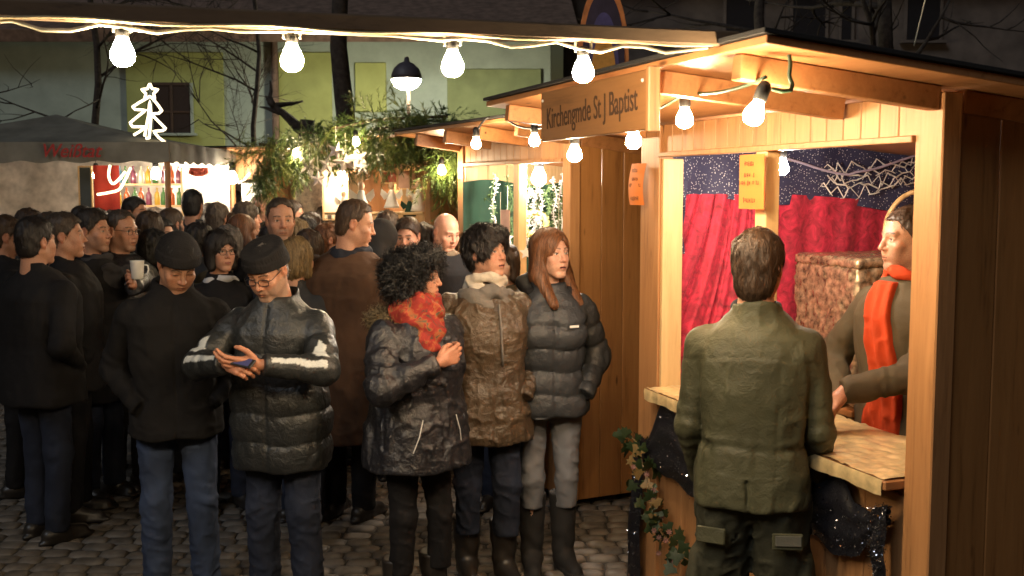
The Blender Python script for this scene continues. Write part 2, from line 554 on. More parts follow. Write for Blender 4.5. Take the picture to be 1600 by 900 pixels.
HAIRS = ('short', 'thick', 'long', 'curly', 'fringe', 'bob', 'buzz')
def hair_sdf(style, seed=0, o={}):
    def face_cut(p, cz=-.035, rz=.088, rx=.066, cy=-.105, ry=.072):
        return -ell(p, (0, cy, cz), (rx, ry, rz))
    def ears(p):
        return -ell(mirror(p), (.088, .006, -.008), (.024, .024, .036))
    def f(p):
        m = mirror(p)
        n1 = fbm(p, 26, seed + 5, 2)
        n2 = vnoise(p, (95, 95, 38), seed + 9)
        if style in ('short', 'buzz', 'receding'):
            off = {'short': .0095, 'buzz': .004, 'receding': .007}[style]
            d = skull(p) - off - .005 * n1 * (style == 'short') - .0035 * n2 - off * .8 * np.clip((p[:, 2] - .05) / .06, 0, 1)
            d = smin(d, ell(p, (0, .05, -.04), (.062, .052, .06)) - off * .4, .03)
            if style == 'receding': d = smax(d, face_cut(p, .01, .10, .062, -.095, .08), .012)
            else: d = smax(d, face_cut(p), .012)
            d = smax(d, ears(p), .008)
            d = smax(d, -.082 - p[:, 2] - .10 * (p[:, 1] - .05), .012)
            rec = .024 if style == 'receding' else (.006 if style == 'buzz' else 0)
            yl = np.interp(p[:, 2], [-.1, -.03, .015, .05, .072, .10], [.022, .004, -.026, -.052, -.066, -.2]).astype(F32) + rec * np.interp(p[:, 2], [0, .05, .10], [.3, 1, 2.2]).astype(F32) * (np.abs(p[:, 0]) > .0)
            d = smax(d, (yl + .004 * n2 - p[:, 1]) * .8, .006)
        elif style == 'nape':         # collar-length layered men's cut
            d = skull(p) - .011 - .007 * n1 - .005 * n2
            d = smin(d, ell(p, (0, .055, -.05), (.066, .055, .085)) - .004 * n2, .03)
            d = smax(d, face_cut(p), .012)
            d = smax(d, ears(p), .006)
            d = smax(d, -.125 - p[:, 2] + .01 * n2, .01)
        elif style == 'thick':
            d = skull(p) - .026 - .012 * n1 - .006 * n2
            d = smin(d, cap(p, (-.05, -.055, .095), (.055, -.072, .090), .028, .024) - .008 * n2, .03)
            d = smin(d, ell(p, (0, .055, -.03), (.074, .055, .075)), .03)
            d = smax(d, face_cut(p, -.036, .090, .070, -.112, .080), .012)
            d = smax(d, -ell(m, (.092, .000, -.020), (.022, .022, .032)), .008)
            d = smax(d, -.10 - p[:, 2], .015)
        elif style == 'long':
            d = skull(p) - .012 - .003 * n2
            d = smin(d, ell(p, (0, .052, -.09), (.084, .062, .15)) - .003 * n2, .04)
            L = o.get('len', -.27)
            d = smin(d, cap(m, (.066, .012, .045), (.084, -.012, -.11), .026, .032), .03)
            d = smin(d, cap(m, (.084, -.012, -.11), (.082, -.128, L), .032, .016) - .003 * n2, .03)
            d = smax(d, -ell(p, (.004, -.102, -.046), (.0600, .086, .122)), .010)
            d = smax(d, -ell(p, (0, -.07, -.17), (.056, .12, .11)), .02)
            d = d + .0035 * np.exp(-((p[:, 0] - .018) / .005) ** 2) * (p[:, 2] > .04)
        elif style == 'bob':
            d = skull(p) - .014 - .009 * n1 - .006 * n2
            d = smin(d, ell(p, (0, .045, -.045), (.084, .066, .095)) - .009 * n1 - .005 * n2, .03)
            d = smin(d, cap(m, (.07, -.01, .03), (.075, -.025, -.10), .024, .022), .03)
            d = smax(d, -ell(p, (0, -.105, -.045), (.062, .082, .098)), .012)
            d = smax(d, -.14 - p[:, 2] + .01 * n1, .02)
        elif style == 'curly':
            c = fbm(p, 34, seed + 2, 2)
            d = ell(p, (0, .045, .012), (.130, .126, .100)) - .020 * c - .008 * n2
            d = smin(d, ell(m, (.075, .06, -.060), (.070, .080, .060)) - .018 * c, .04)
            d = smin(d, ell(p, (0, -.045, .092), (.09, .055, .042)) - .016 * c, .04)
            d = smax(d, -ell(p, (0, -.150, -.058), (.105, .130, .112)), .016)
        elif style == 'fringe':
            d = skull(p) - .006 - .003 * n2
            d = smin(d, ell(p, (0, .05, -.045), (.062, .052, .05)), .03)
            d = smax(d, p[:, 2] - .012 - .03 * n1 * .3, .012)
            d = smax(d, -(p[:, 1] - .008), .012)
            d = smax(d, -.08 - p[:, 2], .012)
            d = smax(d, ears(p), .006)
        return d
    return f
HAIR_BOX = {'long': ((-.17, -.20, -.35), (.17, .17, .16)), 'curly': ((-.21, -.18, -.20), (.21, .24, .20))}
def strands(f, V, style, n, seed, length, width, lift=.003):
    """thin hair ribbons that follow the hair volume"""
    rng = np.random.default_rng(seed)
    p = V[rng.integers(0, len(V), n)].astype(F32)
    crown = A3(.012, .055, .125)
    steps = 6
    pts = [p]
    nm = grad(f, p, .004)
    N0 = nm
    rnd = rng.normal(size=(n, 3)).astype(F32)
    lf = lift * (.3 + 1.4 * rng.random(n).astype(F32))
    L = length * (.5 + rng.random(n).astype(F32))
    ph = rng.random(n).astype(F32) * 6.28
    for i in range(steps):
        if style in ('short', 'thick', 'nape', 'buzz', 'fringe', 'receding'):
            t = (p - crown) + A3(0, 0, -.03)
            if style == 'thick': t = t + A3(.05, -.01, 0)
            t = t / np.maximum(nrm(t), 1e-6)[:, None] + .35 * rnd
        elif style == 'curly':
            t = .9 * rnd + A3(0, 0, -.3)
            a = ph + i * 1.5
            t = t + .9 * np.stack([np.cos(a), np.sin(a), np.cos(a + 1.3)], 1)
        else:
            t = A3(0, .05, -1) + .10 * rnd
            t = t + np.clip((p[:, 2:3] - .06) / .05, 0, 1) * np.sign(p[:, :1] - .018) * A3(1.2, 0, .3)
        t = t - nm * np.einsum('ij,ij->i', t, nm)[:, None]
        t = t / np.maximum(nrm(t), 1e-6)[:, None]
        p = p + t * (L / steps)[:, None]
        dd = f(p)
        nm = grad(f, p, .004)
        up = lf * (1 + (2.5 * i / steps if style in ('thick', 'curly') else .6 * i / steps))
        p = p - nm * np.clip(dd - up, -.03, .03)[:, None]
        pts.append(p)
    Pn = np.stack(pts, 1)
    T = np.diff(Pn, axis=1)
    side = np.cross(np.concatenate([T, T[:, -1:]], 1), N0[:, None, :])
    side = side / np.maximum(np.linalg.norm(side, axis=2, keepdims=True), 1e-9)
    w = width * np.linspace(1, .25, steps + 1, dtype=F32)[None, :, None] * (.6 + .8 * rng.random((n, 1, 1)).astype(F32))
    VV = np.stack([Pn - side * w / 2, Pn + side * w / 2], 2).reshape(-1, 3)
    k = (np.arange(n)[:, None] * (steps + 1) + np.arange(steps)[None]) * 2
    k = k.reshape(-1, 1)
    Q = np.concatenate([k, k + 1, k + 3, k + 2], 1)
    C = np.repeat((.55 + .9 * rng.random(n).astype(F32) ** 1.5), (steps + 1) * 2)
    return VV, Q, C
def hair_mat(name, c, rough=.55):
    m, nt, bs = mat_new(name)
    at = nt.nodes.new('ShaderNodeAttribute'); at.attribute_name = 'col'
    v = coords(nt, (60, 60, 14), perobj=False)
    n = noise(nt, v, 2.0, 3)
    cc = ramp(nt, n, [(.3, [x * .6 for x in c]), (.7, [min(1, x * 1.35) for x in c])])
    mk = N(nt, 'ShaderNodeMix', data_type='RGBA', blend_type='MULTIPLY')
    mk.inputs['Factor'].default_value = 1.0
    nt.links.new(cc, mk.inputs['A']); nt.links.new(at.outputs['Color'], mk.inputs['B'])
    nt.links.new(mk.outputs['Result'], bs.inputs['Base Color'])
    bs.inputs['Roughness'].default_value = rough
    bs.inputs['Specular IOR Level'].default_value = .5
    bump(nt, bs, n, .5, .004)
    return m
_hair_cache = {}
def hair_mesh(style, seed=0, h=.005, ns=900, o={}):
    key = (style, seed, h, ns, tuple(sorted(o.items())))
    if key in _hair_cache: return _hair_cache[key]
    f = hair_sdf(style, seed, o)
    lo, hi = HAIR_BOX.get(style, ((-.13, -.16, -.17), (.13, .16, .18)))
    V, Q = surfnet(f, lo, hi, h)
    C = np.ones(len(V), F32)
    if ns:
        ln = {'short': .035, 'thick': .042, 'long': .12, 'curly': .055, 'bob': .09, 'nape': .055, 'fringe': .025, 'buzz': .01, 'receding': .03}[style]
        out = V[grad(f, V, .004)[:, 2] > -2]
        SV, SQ, SC = strands(f, out, style, ns, seed + 1, ln, (.0030 if ns > 600 else .0042) if style != 'curly' else .0042, .003 if style != 'curly' else .010)
        Q = np.concatenate([Q, SQ + len(V)]); V = np.concatenate([V, SV]); C = np.concatenate([C * .75, SC])
    _hair_cache[key] = (V, Q, C)
    return _hair_cache[key]

def ik(S, W, l1, l2, pole):
    S, W, pole = [np.asarray(x, float) for x in (S, W, pole)]
    d = W - S
    L = min(np.linalg.norm(d), (l1 + l2) * .999)
    u = d / np.linalg.norm(d)
    W = S + u * L
    a = (l1 * l1 - l2 * l2 + L * L) / (2 * L)
    hh = math.sqrt(max(l1 * l1 - a * a, 0))
    q = pole - u * (pole @ u)
    q = q / np.linalg.norm(q)
    return S, S + u * a + q * hh, W

FINGERS = [((.086, .030), (.043, .026, .021)), ((.091, .009), (.047, .029, .022)), ((.086, -.012), (.043, .027, .021)), ((.076, -.031), (.034, .021, .018))]
def hand_caps(u, v, w, wrist, curls, thumb=None, size=1.0):
    """u along the fingers, v towards the thumb, w out of the back of the hand; curls = bend per joint (deg) for index..little"""
    M = np.stack([np.asarray(x, float) / np.linalg.norm(x) for x in (u, v, w)], 1) * size
    W = np.asarray(wrist, float)
    T = lambda q: W + M @ np.asarray(q, float)
    palm, fing = [], []
    palm.append((T((-.03, 0, 0)), T((.02, 0, 0)), .024, .025))
    for (ku, kv), segs in FINGERS: palm.append((T((.012, kv * .55, -.002)), T((ku, kv, 0)), .017, .0125))
    for ((ku, kv), segs), cu in zip(FINGERS, curls):
        p, a = np.array([ku, kv, 0.]), 0.
        sp = kv * 1.2
        for i, (L, r0, r1) in enumerate(zip(segs, (.0100, .0090, .0082), (.0092, .0084, .0068))):
            a += R(cu[i])
            q = p + L * np.array([math.cos(a), sp * (i == 0), -math.sin(a)])
            fing.append((T(p), T(q), r0 * size, r1 * size))
            p = q
    th = thumb or [(.018, .026, -.008), (.052, .052, -.018), (.080, .060, -.026), (.102, .058, -.030)]
    for i in range(3): fing.append((T(th[i]), T(th[i + 1]), (.0150, .0112, .0100)[i] * size, (.0115, .0102, .0078)[i] * size))
    return palm, fing
def hand_mesh(pf, h=.0035):
    palm, fing = pf
    allp = np.array([q for c in palm + fing for q in c[:2]])
    def f(p):
        d = cap(p, *palm[0])
        for c in palm[1:]: d = smin(d, cap(p, *c), .012)
        for i, c in enumerate(fing): d = smin(d, cap(p, *c), .004)
        return d
    return surfnet(f, allp.min(0) - .03, allp.max(0) + .03, h)

TORSO_M = [(.45, .200, .150), (.62, .205, .155), (.80, .208, .158), (.93, .203, .152), (1.08, .186, .138), (1.22, .203, .146), (1.33, .206, .140), (1.40, .180, .118), (1.45, .125, .095), (1.49, .088, .080), (1.54, .070, .072), (1.62, .055, .06)]
TORSO_F = [(.45, .210, .158), (.62, .205, .155), (.80, .203, .155), (.93, .195, .148), (1.06, .166, .128), (1.21, .178, .148), (1.31, .180, .135), (1.38, .158, .108), (1.43, .112, .088), (1.47, .080, .075), (1.52, .064, .066), (1.60, .055, .06)]
def coat_sdf(o, arms, shift):
    prof = np.array(TORSO_F if o.get('fem') else TORSO_M, F32)
    bulk, flare = o.get('bulk', 0.0), o.get('flare', 0.0)
    hem = o.get('hem', .78)
    puff, per = o.get('puff', 0.0), o.get('per', .12)
    wr, seed = o.get('wr', .006), o.get('seed', 1)
    ra = o.get('arm', 1.0)
    collar = o.get('collar', .0)
    wid = o.get('wid', .93)
    def f(p):
        z = p[:, 2]
        bk = bulk * np.clip((1.50 - z) / .14, 0, 1)
        a = np.interp(z, prof[:, 0], prof[:, 1]).astype(F32) * wid + bk
        b = np.interp(z, prof[:, 0], prof[:, 2]).astype(F32) + bk
        e = flare * np.clip((1.05 - z) / .5, 0, 1)
        a, b = a + e, b + e * .8
        a = a + o.get('belly', 0) * .5 * np.exp(-((z - 1.0) / .16) ** 2)
        sx, sy = shift(z)
        sy = sy - o.get('belly', 0) * np.exp(-((z - 1.02) / .17) ** 2) * .5
        x, y = p[:, 0] - sx, p[:, 1] - sy
        k = np.sqrt((x / a) ** 2 + (y / b) ** 2)
        # softened box-ish section
        k4 = (np.abs(x / a) ** 2.6 + np.abs(y / b) ** 2.6) ** (1 / 2.6)
        d = (k4 - 1) * np.minimum(a, b) * .92
        d = smax(d, z - 1.485, .015)
        if o.get('fem'):
            d = smin(d, ell(mirror(np.stack([x, y, z], 1)), (.075, -.10, 1.24), (.075, .06, .075)) , .05)
        if puff:
            q = np.abs(np.sin(np.pi * (z - hem + .008 * np.sin(x * 22)) / per))
            th = np.arctan2(y, x)
            d = d - puff * (q ** o.get('pw', .55) - .6) * np.clip((1.40 - z) / .08, .15, 1) + .12 * puff * np.exp(-(q / .45) ** 2) * np.sin(th * 46 + 4 * vnoise(p, 20, seed)) + .16 * puff * vnoise(p, 34, seed + 2)
        for (S, E, W) in arms:
            d1, t1 = cap(p, S, E, .076 * ra, .064 * ra, True)
            d2, t2 = cap(p, E, W, .063 * ra, .050 * ra, True)
            if puff:
                d1 = d1 - puff * .9 * (np.abs(np.sin(np.pi * t1 * .29 / (per * .9))) ** o.get('pw', .55) - .6)
                d2 = d2 - puff * .9 * (np.abs(np.sin(np.pi * t2 * .27 / (per * .9))) ** o.get('pw', .55) - .6)
                gn = .20 * puff * vnoise(p, 38, seed + 3)
                d1, d2 = d1 + gn, d2 + gn
            wv = np.sin(t2 * 22 + 3 * np.sin(p[:, 0] * 30 + p[:, 1] * 25 + seed)) * .5 + .5
            we = np.exp(-((t1 - 1) / .35) ** 2) * np.sin(t1 * 34 + 9 * p[:, 1] * 3 + seed)
            d2 = d2 + wr * .55 * wv
            d1 = d1 + wr * .45 * we
            arm = smin(d1, d2, .03)
            # flat cuff
            ax = np.asarray(W - E, F32); ax = ax / np.linalg.norm(ax)
            arm = smax(arm, (p - np.asarray(W, F32)) @ ax - .008, .008)
            kk = o.get('armk', .030) * np.clip((z - 1.12) / .20, .25, 1)
            gr = np.exp(-((d - arm) / .016) ** 2) * np.clip((1.34 - z) / .10, 0, 1)
            d = smin(d, arm, kk) + .011 * gr
        if collar:
            sx2, sy2 = shift(np.array([1.5], F32))
            cr = o.get('collar_r', 0)
            c = cap(p, (float(sx2[0]), float(sy2[0]) + .016, 1.40), (float(sx2[0]), float(sy2[0]) + .012, 1.58), .084 + cr, .078 + cr)
            ci = cap(p, (float(sx2[0]), float(sy2[0]) + .016, 1.40), (float(sx2[0]), float(sy2[0]) + .012, 1.60), .068 + cr, .064 + cr)
            cut = z - (1.475 + collar + np.clip(y, -.08, .08) * .28)
            d = smin(d, smax(smax(c, cut, .010), -ci, .006), .015)
        if o.get('hood'):
            d = smin(d, ell(np.stack([x, y, z], 1), (0, .125, 1.44), (.135, .075, .085)) - .01 * np.sin(x * 30 + z * 20), .035)
            m2 = mirror(np.stack([x, y, z], 1))
            d = smin(d, cap(m2, (.10, .09, 1.46), (.085, -.05, 1.44), .05, .038), .03)
        # folds
        fold = vnoise(p, (9, 9, 3.2), seed) * .7 + vnoise(p + A3(0, 0, .3) * p[:, :1], (26, 26, 13), seed + 3) * .45
        rid = 1 - np.abs(vnoise(p + A3(.12, 0, .25) * p[:, 2:3], (15, 15, 8), seed + 7))
        rid2 = 1 - np.abs(vnoise(p - A3(.3, 0, .1) * p[:, :1], (30, 30, 22), seed + 8))
        d = d + wr * fold - wr * o.get('crease', .6) * (np.clip(rid - .72, 0, 1) * 2.2 + np.clip(rid2 - .7, 0, 1) * 1.1)
        # waist drawcord
        if o.get('cord'): d = d + (.0045 + .004 * vnoise(p, (30, 30, 8), 5)) * np.exp(-((z - o['cord'] - .006 * np.sin(x * 20)) / .012) ** 2) + .004 * np.exp(-((z - o['cord']) / .07) ** 2) * vnoise(p, (45, 45, 10), 6) * (np.abs(x) < .25)
        if o.get('zip'): d = d + .006 * np.exp(-(x / .008) ** 2) * (y < 0) * (z < 1.45)
        if o.get('yoke'):
            d = d + .003 * np.exp(-((z - 1.325 - .02 * np.cos(x * 9)) / .005) ** 2) * (y > 0) + .0025 * np.exp(-((np.abs(x) - .085 - .02 * (z - 1)) / .006) ** 2) * (y > .03) * (z < 1.32)
        if o.get('vent'): d = d + .014 * np.exp(-((x - .008 * np.sin(z * 15)) / .005) ** 2) * (y > 0) * (z < .94)
        hemz = hem + o.get('hem_wave', .006) * np.sin(np.arctan2(y, x) * 5 + seed)
        d = smax(d, np.where(k < 1.9, hemz - z, -1), .012)
        return d
    return f
def trouser_sdf(o, feet):
    r0, r1, r2 = o.get('r', (.095, .070, .060))
    wr, seed = o.get('wr', .006), o.get('seed', 4)
    lo = o.get('low', max(.06, o.get('boot', 0) - .07))
    def f(p):
        d = ell(p, (0, .01, .93), (.165, .12, .14))
        for sgn, (fx, fy), kn in feet:
            hip = A3(sgn * .088, .01, .88); knee = A3(sgn * .09 * .5 + fx * .5, fy * .5 - .02 - kn, .49); ank = A3(fx, fy, .07)
            a, t1 = cap(p, hip, knee, r0, r1, True)
            b, t2 = cap(p, knee, ank, r1, r2, True)
            fz = vnoise(p + A3(0, 0, .5) * p[:, :1] * sgn, (9, 9, 34), seed + 11 + sgn)
            fz2 = 1 - np.abs(vnoise(p - A3(0, 0, .6) * p[:, :1], (12, 12, 24), seed + 14 + sgn))
            a = a + wr * .8 * np.exp(-((t1 - 1) / .25) ** 2) * fz - wr * 1.2 * np.exp(-(t1 / .3) ** 2) * np.clip(fz2 - .6, 0, 1)
            b = b + wr * (np.exp(-(t2 / .2) ** 2) + 1.1 * np.clip((t2 - .5) / .3, 0, 1)) * (.7 * fz - 1.6 * np.clip(fz2 - .55, 0, 1))
            leg = smin(a, b, .02)
            d = smin(d, leg, .02)
        rg_ = 1 - np.abs(vnoise(p + A3(0, 0, .4) * p[:, :1], (16, 16, 20), seed + 5))
        d = d + wr * .8 * vnoise(p, (14, 14, 8), seed) + wr * .4 * vnoise(p, (40, 40, 22), seed + 1) - wr * 1.4 * np.clip(rg_ - .72, 0, 1) * 2
        if o.get('cargo'):
            for sgn in (-1, 1):
                d = smin(d, ell(p, (sgn * .185, .01, .56), (.035, .075, .10)) - .004 * np.sin(p[:, 2] * 50), .02)
        return np.maximum(d, np.maximum(lo - p[:, 2], p[:, 2] - 1.02))
    return f
def shoe_sdf(fx, fy, toe, boot=0.0):
    """toe = direction in degrees (0 = forward)"""
    t = A3(math.sin(R(toe)), -math.cos(R(toe)), 0)
    s = A3(math.cos(R(toe)), math.sin(R(toe)), 0)
    c = A3(fx, fy, 0)
    def f(p):
        q = p - c
        L, S, z = q @ t, q @ s, p[:, 2]
        q2 = np.stack([L, S, z], 1)
        d = cap(q2, (-.045, 0, .045), (.02, 0, .055), .044, .046)
        d = smin(d, cap(q2, (.0, 0, .05), (.15, .004, .028), .046, .036), .03)
        sole = np.maximum(np.maximum(np.abs(z - .012) - .012, nrm(np.stack([S * 1.9 / .95, np.maximum(np.abs(L - .055) - .075, 0)], 1)) - .088), -1)
        d = smin(d, sole, .004)
        if boot:
            b = cap(q2, (-.02, 0, .06), (-.030, 0, boot), .056, .074) + .004 * np.sin(z * 60 + 2 * np.sin(S * 40)) * np.clip((.3 - z) / .2, 0, 1)
            d = smin(d, smax(b, z - boot, .008), .02)
        return np.maximum(d, -z)
    return f

_cache = {}
def cached(key, fn):
    if key not in _cache: _cache[key] = fn()
    return _cache[key]

# palette of cloth -----------------------------------------------------------------
_mats = {}
def cloth(key, *a, **k):
    if key not in _mats: _mats[key] = fabric('cloth_' + key, *a, **k)
    return _mats[key]
def skin_mat():
    if 'skin' in _mats: return _mats['skin']
    m, nt, bs = mat_new('skin')
    at = nt.nodes.new('ShaderNodeAttribute'); at.attribute_name = 'col'
    v = coords(nt, perobj=False)
    n = noise(nt, v, 220, 3)
    mk = N(nt, 'ShaderNodeMix', data_type='RGBA', blend_type='MULTIPLY')
    mk.inputs['Factor'].default_value = 1
    nt.links.new(at.outputs['Color'], mk.inputs['A'])
    nt.links.new(ramp(nt, n, [(.3, (.80, .74, .70)), (.7, (1.10, 1.10, 1.10))]), mk.inputs['B'])
    nt.links.new(mk.outputs['Result'], bs.inputs['Base Color'])
    bs.inputs['Roughness'].default_value = .48
    bs.inputs['Specular IOR Level'].default_value = .4
    bs.inputs['Subsurface Weight'].default_value = .12
    bs.inputs['Subsurface Radius'].default_value = (1.0, .35, .2)
    bs.inputs['Subsurface Scale'].default_value = .012
    bump(nt, bs, n, .35, .0012)
    _mats['skin'] = m
    return m
def hmat(key, c, rough=.55):
    if 'h' + key not in _mats: _mats['h' + key] = hair_mat('hair_' + key, c, rough)
    return _mats['h' + key]

def xf(V, M, t): return V @ np.asarray(M, F32).T + np.asarray(t, F32)
def join(parts):
    Vs, Qs, b = [], [], 0
    for V, Q in parts:
        Vs.append(V); Qs.append(Q + b); b += len(V)
    return np.concatenate(Vs), np.concatenate(Qs)

def glasses_mesh(rect=False):
    mb = MB()
    for s in (-1, 1):
        pts = []
        for k in range(16):
            a = 2 * math.pi * k / 16
            ca, sa = math.cos(a), math.sin(a)
            if rect: ca, sa = [math.copysign(abs(q) ** .6, q) for q in (ca, sa)]
            pts.append((s * (.033 + .0235 * ca), -.1015 + .006 * abs(ca * s + 1) * .5, -.001 + .0165 * sa))
        mb.tube(pts, .0018, 6, True)
        mb.tube([(s * .056, -.099, .006), (s * .070, -.085, .007), (s * .079, .0, .008), (s * .079, .018, -.002)], .0017, 5)
    mb.tube([(-.010, -.101, .003), (0, -.106, .006), (.010, -.101, .003)], .0018, 6)
    return mb

def person(px, D, h, yaw, label, head={}, coat=None, legs={}, arms=None, hat=None, scarf=None, glasses=None, lean=0.0, side=0.0,
           res=.008, hres=.0042, feet=None, hands=(), shoes='shoe', shoe_mat=None, group=None, key=None, z0=0.0, extra=None, x=None, turn=None, part=None):
    """one person: root empty > body, coat, trousers, shoes, hair, hat ...   key: reuse the meshes of an earlier person with the same key"""
    coat = dict(coat or {})
    X = (px - 800) / FPX * D if x is None else x
    root = empty('person', (X, D, z0), R(yaw))
    s = h / 1.75
    root.scale = (s, s, s)
    tag(root, label, 'person', group)
    def shift(z):
        t = np.clip((z - .85) / .75, 0, 1.2)
        return side * t ** 1.5, .0 - lean * t ** 1.6
    nx, ny = [float(q) for q in (side * .88, -lean * .85)]
    # arms
    sh = coat.get('sh') or (.170 if not coat.get('fem') else .152) + coat.get('bulk', 0) * .6
    arms = arms or {}
    AR = []
    wrists = {}
    for sd, sg in (('R', -1), ('L', 1)):           # R = the person's right = picture left when facing us
        S = (sg * sh + side * .7, -lean * .62 + .005, 1.36)
        tgt, pole = arms.get(sd, ((sg * (sh + .065), -.02 - lean * .3, .83), (sg * .4, 1, 0)))
        if isinstance(tgt, Vector): tgt = tuple((Matrix.Rotation(-R(yaw), 3, 'Z') @ (tgt - Vector((X, D, z0)))) / s)
        AR.append(ik(S, tgt, .285, .265, pole))
        wrists[sd] = AR[-1]
    kk = (key,) if key else None
    def geo(name, fn):
        if kk: return cached((name,) + kk, fn)
        return fn()
    # --- body: head, neck and hands; under the clothes a plain trunk and limbs join them
    hy, hp, hr = head.get('yaw', 0), head.get('pitch', 0), head.get('roll', 0)
    Rh = rotm(hy, hp, hr)
    pivot = A3(nx, ny + .028, 1.525)
    fwd = head.get('fwd', 0)
    hpos = pivot + Rh @ A3(0, -.022, .112) + A3(0, -fwd, 0)
    hs = head.get('size', 1.0)
    def mk_body():
        o = dict(head)
        o['neck'] = Rh.T @ (A3(nx, ny + .035, 1.43) - hpos) / hs
        f = head_sdf(o)
        lo = np.array([-.105, -.135, min(-.19, o['neck'][2] - .03)]); hi = np.array([.105, .135, .135])
        lo = np.minimum(lo, o['neck'] - .09); hi = np.maximum(hi, o['neck'] + .09)
        V, Q = surfnet(f, lo, hi, hres)
        C = head_color(V, o)
        parts = [(xf(V * hs, Rh, hpos), Q)]
        cols = [C]
        base = np.asarray(head.get('skin', SKIN), F32)
        if hands is not None:
            for sd, u, v, w, curls, thumb in hands:
                W = wrists[sd][2]
                uu = np.asarray(u, float) / np.linalg.norm(u)
                HV, HQ = hand_mesh(hand_caps(u, v, w, W + uu * .03, curls, thumb, 1.02))
                parts.append((HV, HQ))
                hc = np.repeat((base * A3(1.0, .88, .84))[None], len(HV), 0)
                cols.append(hc * (1 - .14 * np.clip(fbm(HV, 60, 8), 0, 1))[:, None])
            def inner(p):
                d = cap(p, (nx * .6, ny * .4, 1.0), (nx, ny + .02, 1.40), .10, .09)
                d = smin(d, ell(p, (0, 0, .93), (.12, .08, .10)), .04)
                shown = [q[0] for q in hands]
                for (S, E, W), sd in zip(AR, ('R', 'L')):
                    d = smin(d, cap(p, S, E, .035, .03), .04)
                    d = smin(d, cap(p, E, W if sd in shown else E + (W - E) * .8, .03, .022), .01)
                d = smin(d, cap(p, (nx, ny + .02, 1.36), (nx, ny + .03, 1.46), .055, .05), .03)
                for sg, (fx, fy), kn in feet:
                    d = smin(d, cap(p, (sg * .088, .01, .88), (sg * .045 + fx * .5, fy * .5 - .02 - kn, .49), .05, .038), .02)
                    d = smin(d, cap(p, (sg * .045 + fx * .5, fy * .5 - .02 - kn, .49), (fx, fy, .10), .035, .03), .02)
                return d
            IV, IQ = surfnet(inner, (-.6, -.6, .04), (.6, .45, 1.5), .020)
            parts.append((IV, IQ)); cols.append(np.repeat(base[None], len(IV), 0))
        V, Q = join(parts)
        me = np_mesh('body', V, Q)
        set_col(me, np.concatenate(cols))
        return me
    feet = feet or [(-1, (-.10, .02), .0), (1, (.10, -.01), .0)]
    body = link('body', geo('body', mk_body), skin_mat(), root)
    # --- coat
    if coat:
        def mk_coat():
            f = coat_sdf(coat, AR, shift)
            ex = .27 + coat.get('bulk', 0) + coat.get('flare', 0)
            lo = np.array([-ex, -.30, coat.get('hem', .78) - .03]); hi = np.array([ex, .30, 1.62])
            for a in AR:
                for q in a: lo, hi = np.minimum(lo, q - .11), np.maximum(hi, q + .11)
            lo[1] -= lean
            V, Q = surfnet(f, lo, hi, res)
            V = lap(V, Q, 1, .4)
            me = np_mesh('coat', V, Q)
            if coat.get('color'): set_col(me, coat['color'](V, AR))
            return me
        link(coat.get('name', 'coat'), geo('coat', mk_coat), coat['mat'], root)
        if coat.get('hood_up') or coat.get('fur'):
            pass
    # --- trousers
    if legs is not None:
        lk = dict(legs)
        def mk_legs():
            V, Q = surfnet(trouser_sdf(lk, feet), (-.34, -.30, .03), (.34, .28, 1.06), res)
            return np_mesh('trousers', lap(V, Q, 1, .4), Q)
        link('trousers', geo('legs', mk_legs), lk.get('mat') or cloth('jeans', (.030, .040, .065), .85), root)
        for sg, (fx, fy), kn in feet:
            def mk_shoe():
                f = shoe_sdf(fx, fy, sg * -8 * -1, lk.get('boot', 0))
                V, Q = surfnet(f, (fx - .2, fy - .26, -.012), (fx + .2, fy + .17, max(.14, lk.get('boot', 0) + .03)), res)
                return np_mesh('shoe', V, Q)
            link(shoes, geo('shoe%d' % sg, mk_shoe), shoe_mat or M_SHOE, root)
    # --- hair, hat, glasses: built in the head's frame
    hm = Matrix(Rh.tolist()).to_4x4()
    hm.translation = Vector(hpos.tolist())
    hm = hm @ Matrix.Scale(hs, 4)
    hr_ = head.get('hair')
    if hr_:
        style, mat, seed, ns = hr_
        V, Q, C = hair_mesh(style, seed, hres + .0006, ns, head.get('hair_o', {}))
        me = np_mesh('hair', V, Q) if not kk else None
        if kk: me = cached(('hairme', style, seed, ns, hres), lambda: np_mesh('hair', V, Q))
        if 'col' not in me.attributes: set_col(me, np.repeat(C[:, None], 3, 1))
        o = link('hair', me, mat, root)
        o.matrix_local = hm
    if hat:
        o = link(hat['name'], hat['mesh'], hat['mat'], root)
        o.matrix_local = hm
    if glasses:
        o = link('glasses', glasses, M_GLASS_FRAME, root)
        o.matrix_local = hm
    if extra: extra(root, hm, AR, shift)
    return root

